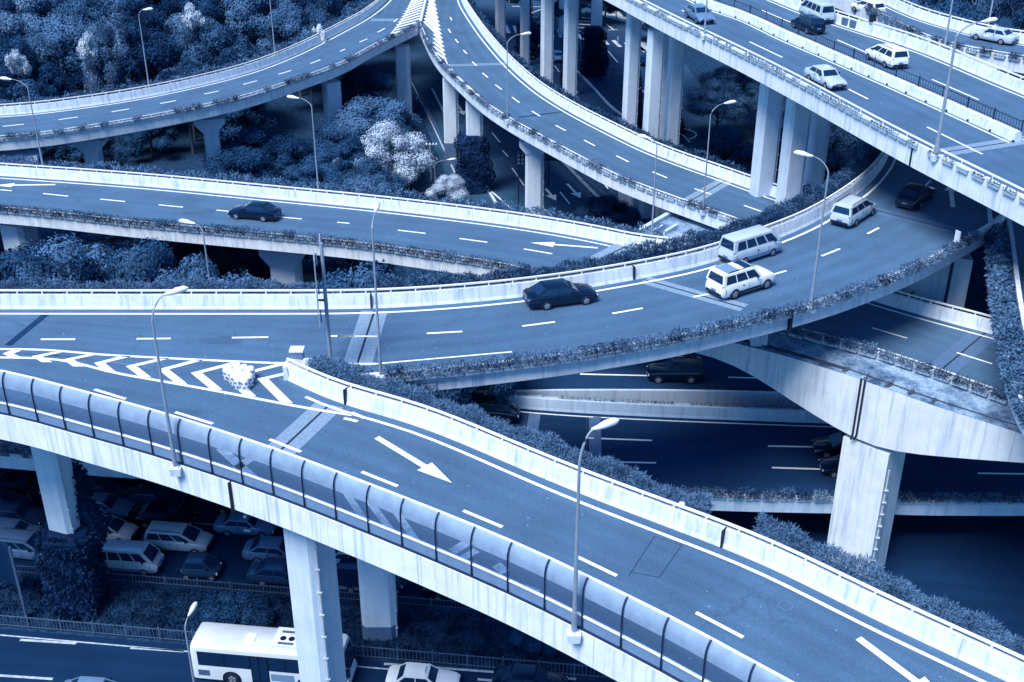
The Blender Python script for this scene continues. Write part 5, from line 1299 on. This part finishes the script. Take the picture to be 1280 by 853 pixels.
# on the high viaduct
put('sedan', (856, 20.5), (874, 32), ZC, 'grey', 'grey saloon car at the top of the high viaduct')
put('taxi', (1011, 101.5), (1032, 112.5), ZC, 'silver', 'pale taxi with roof sign on the near side of the high viaduct')
put('mpv', (1108, 86), (1083, 74), ZC, 'white', 'white people carrier behind the picket fence of the high viaduct', near_right=False)
put('hatch', (1011, 44), (990, 34.5), ZC, 'black', 'black hatchback beside the silver minibus on the high viaduct', near_right=False)
put('minibus', (1022, 31), (999, 20), ZC, 'silver', 'silver minibus at the top of the high viaduct far side', near_right=False)
put('taxi', (1249, 56), (1221, 50.5), Z2, 'silver', 'silver taxi on the top right side ramp', near_right=False)
put('hatch', (1086, 21), (1068, 15), Z2, 'white', 'small white hatchback at the top end of the side ramp', near_right=False)
# the jam at ground level
J = 'stopped in the street jam at lower left'
put('minibus', (136, 716.5), (180, 719.5), 0, 'silver', 'silver minibus right of the creeper wrapped column in the street jam')
put('mpv', (200, 690.5), (243, 693.5), 0, 'silver', 'silver people carrier with pale roof in the middle of the street jam')
put('micro', (234, 725), (264.7, 726.2), 0, 'slate', 'tiny two seat car at the front of the street jam')
put('hatch', (110, 676), (151, 680.5), 0, 'silver', 'silver hatchback with dark sunroof behind the minibus in the jam')
put('sedan', (170, 637.5), (213, 640.5), 0, 'navy', 'dark saloon car at the back of the street jam right of the column')
put('sedan', (180, 660.5), (228, 663), 0, 'black', 'black saloon car just behind the pale roofed people carrier')
put('hatch', (103, 628), (142, 632), 0, 'slate', 'slate hatchback in the back row right of the column')
put('sedan', (105, 646.5), (148, 650.5), 0, 'grey', 'grey saloon car second from the back right of the column')
put('mpv', (6, 700), (50, 704.5), 0, 'grey', 'grey people carrier at the left edge beside the verge')
put('sedan', (-8, 681), (36, 684.5), 0, 'grey', 'grey saloon car at the left edge hidden between two darker rows')
put('sedan', (231, 622), (270, 625), 0, 'navy', 'navy saloon car in the deep shade at the back of the jam')
put('hatch', (60, 600), (98, 603), 0, 'grey', 'grey hatchback in the deepest back row left of the creeper')
put('sedan', (-5, 658), (38, 662), 0, 'slate', 'slate saloon car at the left edge behind the grey people carrier')
put('sedan', (-4, 621.5), (39, 624), 0, 'black', 'black saloon car at the far left back of the jam')
put('hatch', (-20, 642), (15, 645), 0, 'slate', 'hatchback cut by the left edge in the jam')
put('taxi', (285.5, 670.5), (327.5, 673), 0, 'grey', 'grey taxi with pale door badge in front of the pale roofed people carrier')
put('sedan', (324, 704.5), (366, 707.5), 0, 'grey', 'grey saloon car left of the tall white column')
put('sedan', (331, 733), (373, 736), 0, 'slate', 'saloon car beside the verge left of the tall white column')
put('sedan', (279, 643.5), (322, 646.5), 0, 'black', 'black saloon car close under the near road edge')
put('sedan', (424.7, 712.5), (467, 715.5), 0, 'silver', 'silver saloon car between the two columns of the near road')
put('minibus', (441, 741.5), (484, 744.5), 0, 'navy', 'dark minibus behind the grey based column')
put('sedan', (551, 752), (593, 755), 0, 'black', 'black saloon car under the near road right of the grey based column')
# bottom street
put('taxi', (505, 868), (553, 872), 0, 'white', 'white taxi at the bottom edge right of the bus')
put('sedan', (640, 871), (687, 875), 0, 'black', 'black saloon car at the bottom edge beyond the white taxi')
put('sedan', (96, 888), (143, 891), 0, 'grey', 'car showing only its pale roof at the bottom left edge')
# streets at the top
put('hatch', (668, 55), (673, 64), 0.02, 'white', 'small white car left of the tall white pillar in the upper street', center=True)
put('taxi', (695, 70), (700, 80), .02, 'silver', 'silver taxi beside the second tall pillar in the upper street', center=True)
put('sedan', (665, 27), (671, 36), .02, 'black', 'dark car waiting on the zebra crossing', center=True)
put('hatch', (653, 33), (657, 41), .02, 'silver', 'silver car at the zebra crossing beside the ivy', center=True)
put('hatch', (658, 68), (662, 76), .02, 'black', 'dark car behind the ramp lamp in the upper street', center=True)
put('sedan', (640, 3), (652, 5), .02, 'black', 'dark car crossing the junction at the very top', center=True)
put('sedan', (808, 84), (800, 74), .02, 'navy', 'dark car on the side street behind the white pillar', center=True)
for k, (r_, u_) in PROTO.items():
    if not u_:
        for c in list(r_.children_recursive): bpy.data.objects.remove(c)
        bpy.data.objects.remove(r_)
    else:
        for kk in ('W', 'wb', 'sh'):
            pass
for o in list(bpy.data.objects):
    for kk in ('W', 'wb', 'sh'):
        if kk in o.keys(): del o[kk]

# ------------------------------------------------------------------ the bus
a = P(291.6, 855.5, 0); d = dv.copy(); n_ = nv
t = thing('city_bus', 'white single deck bus with roof unit behind the tall white column', 'bus', a+d*2.45+n_*1.2, HD)
BL, BW, BH = 10.0, 2.5, 3.05; x0, x1 = -BL/2, BL/2
m = MB(); prof = [(-1.25, .32), (-1.25, 2.55), (-1.17, 2.86), (-.95, 3.0), (0, 3.06), (.95, 3.0), (1.17, 2.86), (1.25, 2.55), (1.25, .32)]
xs = [x0, x0+.1, x0+.35, x1-.5, x1-.15, x1]; sc_ = [.93, .975, 1, 1, .97, .90]
for x, s_ in zip(xs, sc_):
    for y, z in prof: m.v.append((x+(0 if x < 0 else (-.28*(z-1)/2 if z > 1 and x > x1-.3 else 0)), y*s_, .32+(z-.32)*(1 if s_ > .96 else .965)))
n = len(prof)
for i in range(len(xs)-1):
    for k in range(n): k2 = (k+1) % n; m.face((i*n+k, i*n+k2, (i+1)*n+k2, (i+1)*n+k))
m.face(range(n)[::-1]); e = (len(xs)-1)*n; m.face(range(e, e+n))
m.build('body', 'paint_bus', t, 35)
def slab(nm, c, s_, mat, par=t): q = MB(); q.box(c, s_); return q.build(nm, mat, par)
for sg in (-1, 1):
    edges = [x0+.5, x0+2.2, x0+3.9, x0+5.05, x0+6.2, x0+7.4, x0+8.7] if sg < 0 else [x0+.5+1.4*k for k in range(7)]
    slab('window_band', ((edges[0]+edges[-1])/2, sg*1.245, 2.02), (edges[-1]-edges[0]+.1, .03, 1.12), 'trim_black')
    for b, c in zip(edges, edges[1:]):
        if sg < 0 and abs(b-(x0+3.9)) < .01: continue
        slab('window', ((b+c)/2, sg*1.262, 2.02), (c-b-.08, .02, 1.0), 'car_glass')
dr = slab('door', (x0+4.47, -1.262, 1.45), (1.16, .03, 2.2), 'trim_black')
for k in (-.28, .28): slab('door_pane', (x0+4.47+k, -1.285, 1.5), (.46, .02, 1.9), 'car_glass', dr)
dr = slab('door', (x1-.95, -1.262, 1.45), (1.0, .03, 2.2), 'trim_black'); slab('door_pane', (x1-.95, -1.285, 1.5), (.8, .02, 1.9), 'car_glass', dr)
q = MB(); q.v = [(x1+.03, -1.02, 1.15), (x1+.03, 1.02, 1.15), (x1-.21, .98, 2.62), (x1-.21, -.98, 2.62)]; q.v += [(x-.1, y, z) for x, y, z in q.v]; q.face((0, 1, 2, 3)); q.face((7, 6, 5, 4))
for k in range(4): q.face((k, 4+k, 4+(k+1) % 4, (k+1) % 4))
q.build('windscreen', 'car_glass', t)
ac = slab('roof_unit', (x0+6.3, 0, 3.14), (2.1, 1.7, .22), 'road_paint')
for k in (-.25, .25):
    q = MB(); q.lathe([(.2, 0), (.2, .02)], (x0+6.3+k*1.1-.2, -.15, 3.25), 14); q.build('fan', 'trim_black', ac)
for y in (-.6, .45): slab('vent_grille', (x0+6.1, y, 3.25), (1.0, .2, .03), 'steel', ac)
slab('roof_hatch', (x0+3.7, -.1, 3.07), (.6, .7, .06), 'road_paint')
slab('engine_grille', (x0+.75, -1.258, .85), (.75, .02, .45), 'steel')
slab('poster', (x0+5.9, -1.258, .95), (1.5, .02, .55), 'panel_base')
ty, ri = wheel_meshes(.5, .28)
for x in (x0+2.55, x1-2.6):
    for sg in (-1, 1):
        q = MB(); q.v = [(x+math.cos(math.pi*i/14)*.62, sg*1.256, .5+math.sin(math.pi*i/14)*.62) for i in range(15)]+[(x-.62, sg*1.256, .3), (x+.62, sg*1.256, .3)]
        q.face(range(17) if sg < 0 else range(16, -1, -1)); q.build('wheel_arch', 'trim_black', t)
        w = link('wheel', ty, t); w.location = (x, sg*1.14, .5); link('rim', ri, w)
for sg in (-1, 1):
    slab('headlight', (x1-.02, sg*.85, .75), (.16, .4, .22), 'lens_clear'); slab('tail_light', (x0+.02, sg*1.0, 1.1), (.12, .2, .5), 'lens_red')
    q = MB(); q.tube([(x1-.3, sg*1.2, 2.6), (x1+.25, sg*1.4, 2.4), (x1+.3, sg*1.42, 2.1)], .03, 6); q.box((x1+.3, sg*1.42, 1.95), (.12, .22, .4)); q.build('mirror', 'trim_black', t)
slab('front_bumper', (x1+.0, 0, .45), (.2, 2.2, .28), 'paint_white')

# ------------------------------------------------------------------ a few tiny people
def person(a, b, z, label, rz, cloth, stride=.12, sit=False):
    p = P(a, b, z); t = thing('person', label, 'person', (p.x, p.y, z), rz)
    V = [(0, 0, .95), (0, 0, 1.2), (0, 0, 1.42), (0, 0, 1.52), (.02, 0, 1.66), (.02, 0, 1.76), (0, .11, .9), (stride, .12, .5), (stride*1.2, .12, .06), (stride*1.2+.16, .12, .03),
         (0, -.11, .9), (-stride*.3, -.12, .5), (-stride*1.4, -.12, .06), (-stride*1.4+.16, -.12, .03), (0, .2, 1.40), (-stride*.6, .25, 1.13), (.04, .25, .88), (0, -.2, 1.40), (stride*.6, -.25, 1.13), (stride+.06, -.25, .88)]
    Ed = [(0, 1), (1, 2), (2, 3), (3, 4), (4, 5), (0, 6), (6, 7), (7, 8), (8, 9), (0, 10), (10, 11), (11, 12), (12, 13), (2, 14), (14, 15), (15, 16), (2, 17), (17, 18), (18, 19)]
    rad = [.14, .15, .14, .06, .10, .09, .09, .065, .045, .035, .09, .065, .045, .035, .06, .045, .035, .06, .045, .035]
    if sit:
        V = [(x, y, z) for x, y, z in V]
        for i, q_ in {7: (.42, .16, .82), 8: (.30, .18, .38), 9: (.45, .18, .34), 11: (.42, -.16, .82), 12: (.30, -.18, .38), 13: (.45, -.18, .34), 15: (.22, .27, 1.2), 16: (.46, .24, 1.12), 18: (.22, -.27, 1.2), 19: (.46, -.24, 1.12)}.items(): V[i] = q_
    me = bpy.data.meshes.new('body'); me.from_pydata(V, Ed, []); me.materials.append(MATS[cloth]); o = link('body', me, t)
    bm = bmesh.new(); bm.from_mesh(me); ly = bm.verts.layers.skin.verify()
    for i, v in enumerate(bm.verts): v[ly].radius = (rad[i], rad[i]); v[ly].use_root = i == 0
    bm.to_mesh(me); bm.free()
    sk = o.modifiers.new('skin', 'SKIN'); sk.use_smooth_shade = True; ss = o.modifiers.new('sub', 'SUBSURF'); ss.levels = 1; ss.render_levels = 1
    q = MB(); q.lathe([(.10, 0), (.125, .07), (.10, .15), (.03, .18)], (.0, 0, 1.66), 10); q.build('hair', 'trim_black', t, 60)
    return t
person(733, 26, .02, 'pedestrian in dark clothes walking past the pale paved corner', 1.2, 'paint_slate')
person(772, 56, .02, 'pedestrian in pale clothes at the end of the zebra crossing', .3, 'concrete')
person(764, 14, .02, 'pedestrian standing near the street trees on the paved corner', 2.2, 'paint_navy', .05)
# scooter and rider in the lane under the upper middle ramp
p = P0(522, 136); t = thing('motor_scooter', 'motor scooter ridden along the dark lane beside the trees', 'scooter', p, R(-70))
m = MB(); m.box((-.3, 0, .62), (.75, .3, .36), 0, .8); m.box((.1, 0, .36), (.6, .28, .1)); m.tube([(.42, 0, .35), (.5, 0, .7), (.46, 0, 1.08)], [.14, .12, .05], 8); m.build('body', 'paint_navy', t)
m = MB(); m.tube([(.44, -.3, 1.08), (.44, .3, 1.08)], .03, 6); m.build('handlebar', 'trim_black', t)
ty, ri = wheel_meshes(.26, .12)
for x in (-.55, .62): w = link('wheel', ty, t); w.location = (x, 0, .26); link('rim', ri, w)
r_ = person(522, 136, .02, 'rider with pale helmet sitting on the motor scooter', R(-70), 'paint_slate', sit=True); r_.location = p+Vector((math.cos(R(-70))*-.25, math.sin(R(-70))*-.25, -.08))
q = MB(); q.lathe([(.12, 0), (.15, .09), (.12, .19), (.03, .23)], (0, 0, 1.64), 10); q.build('helmet', 'road_paint', r_, 60)
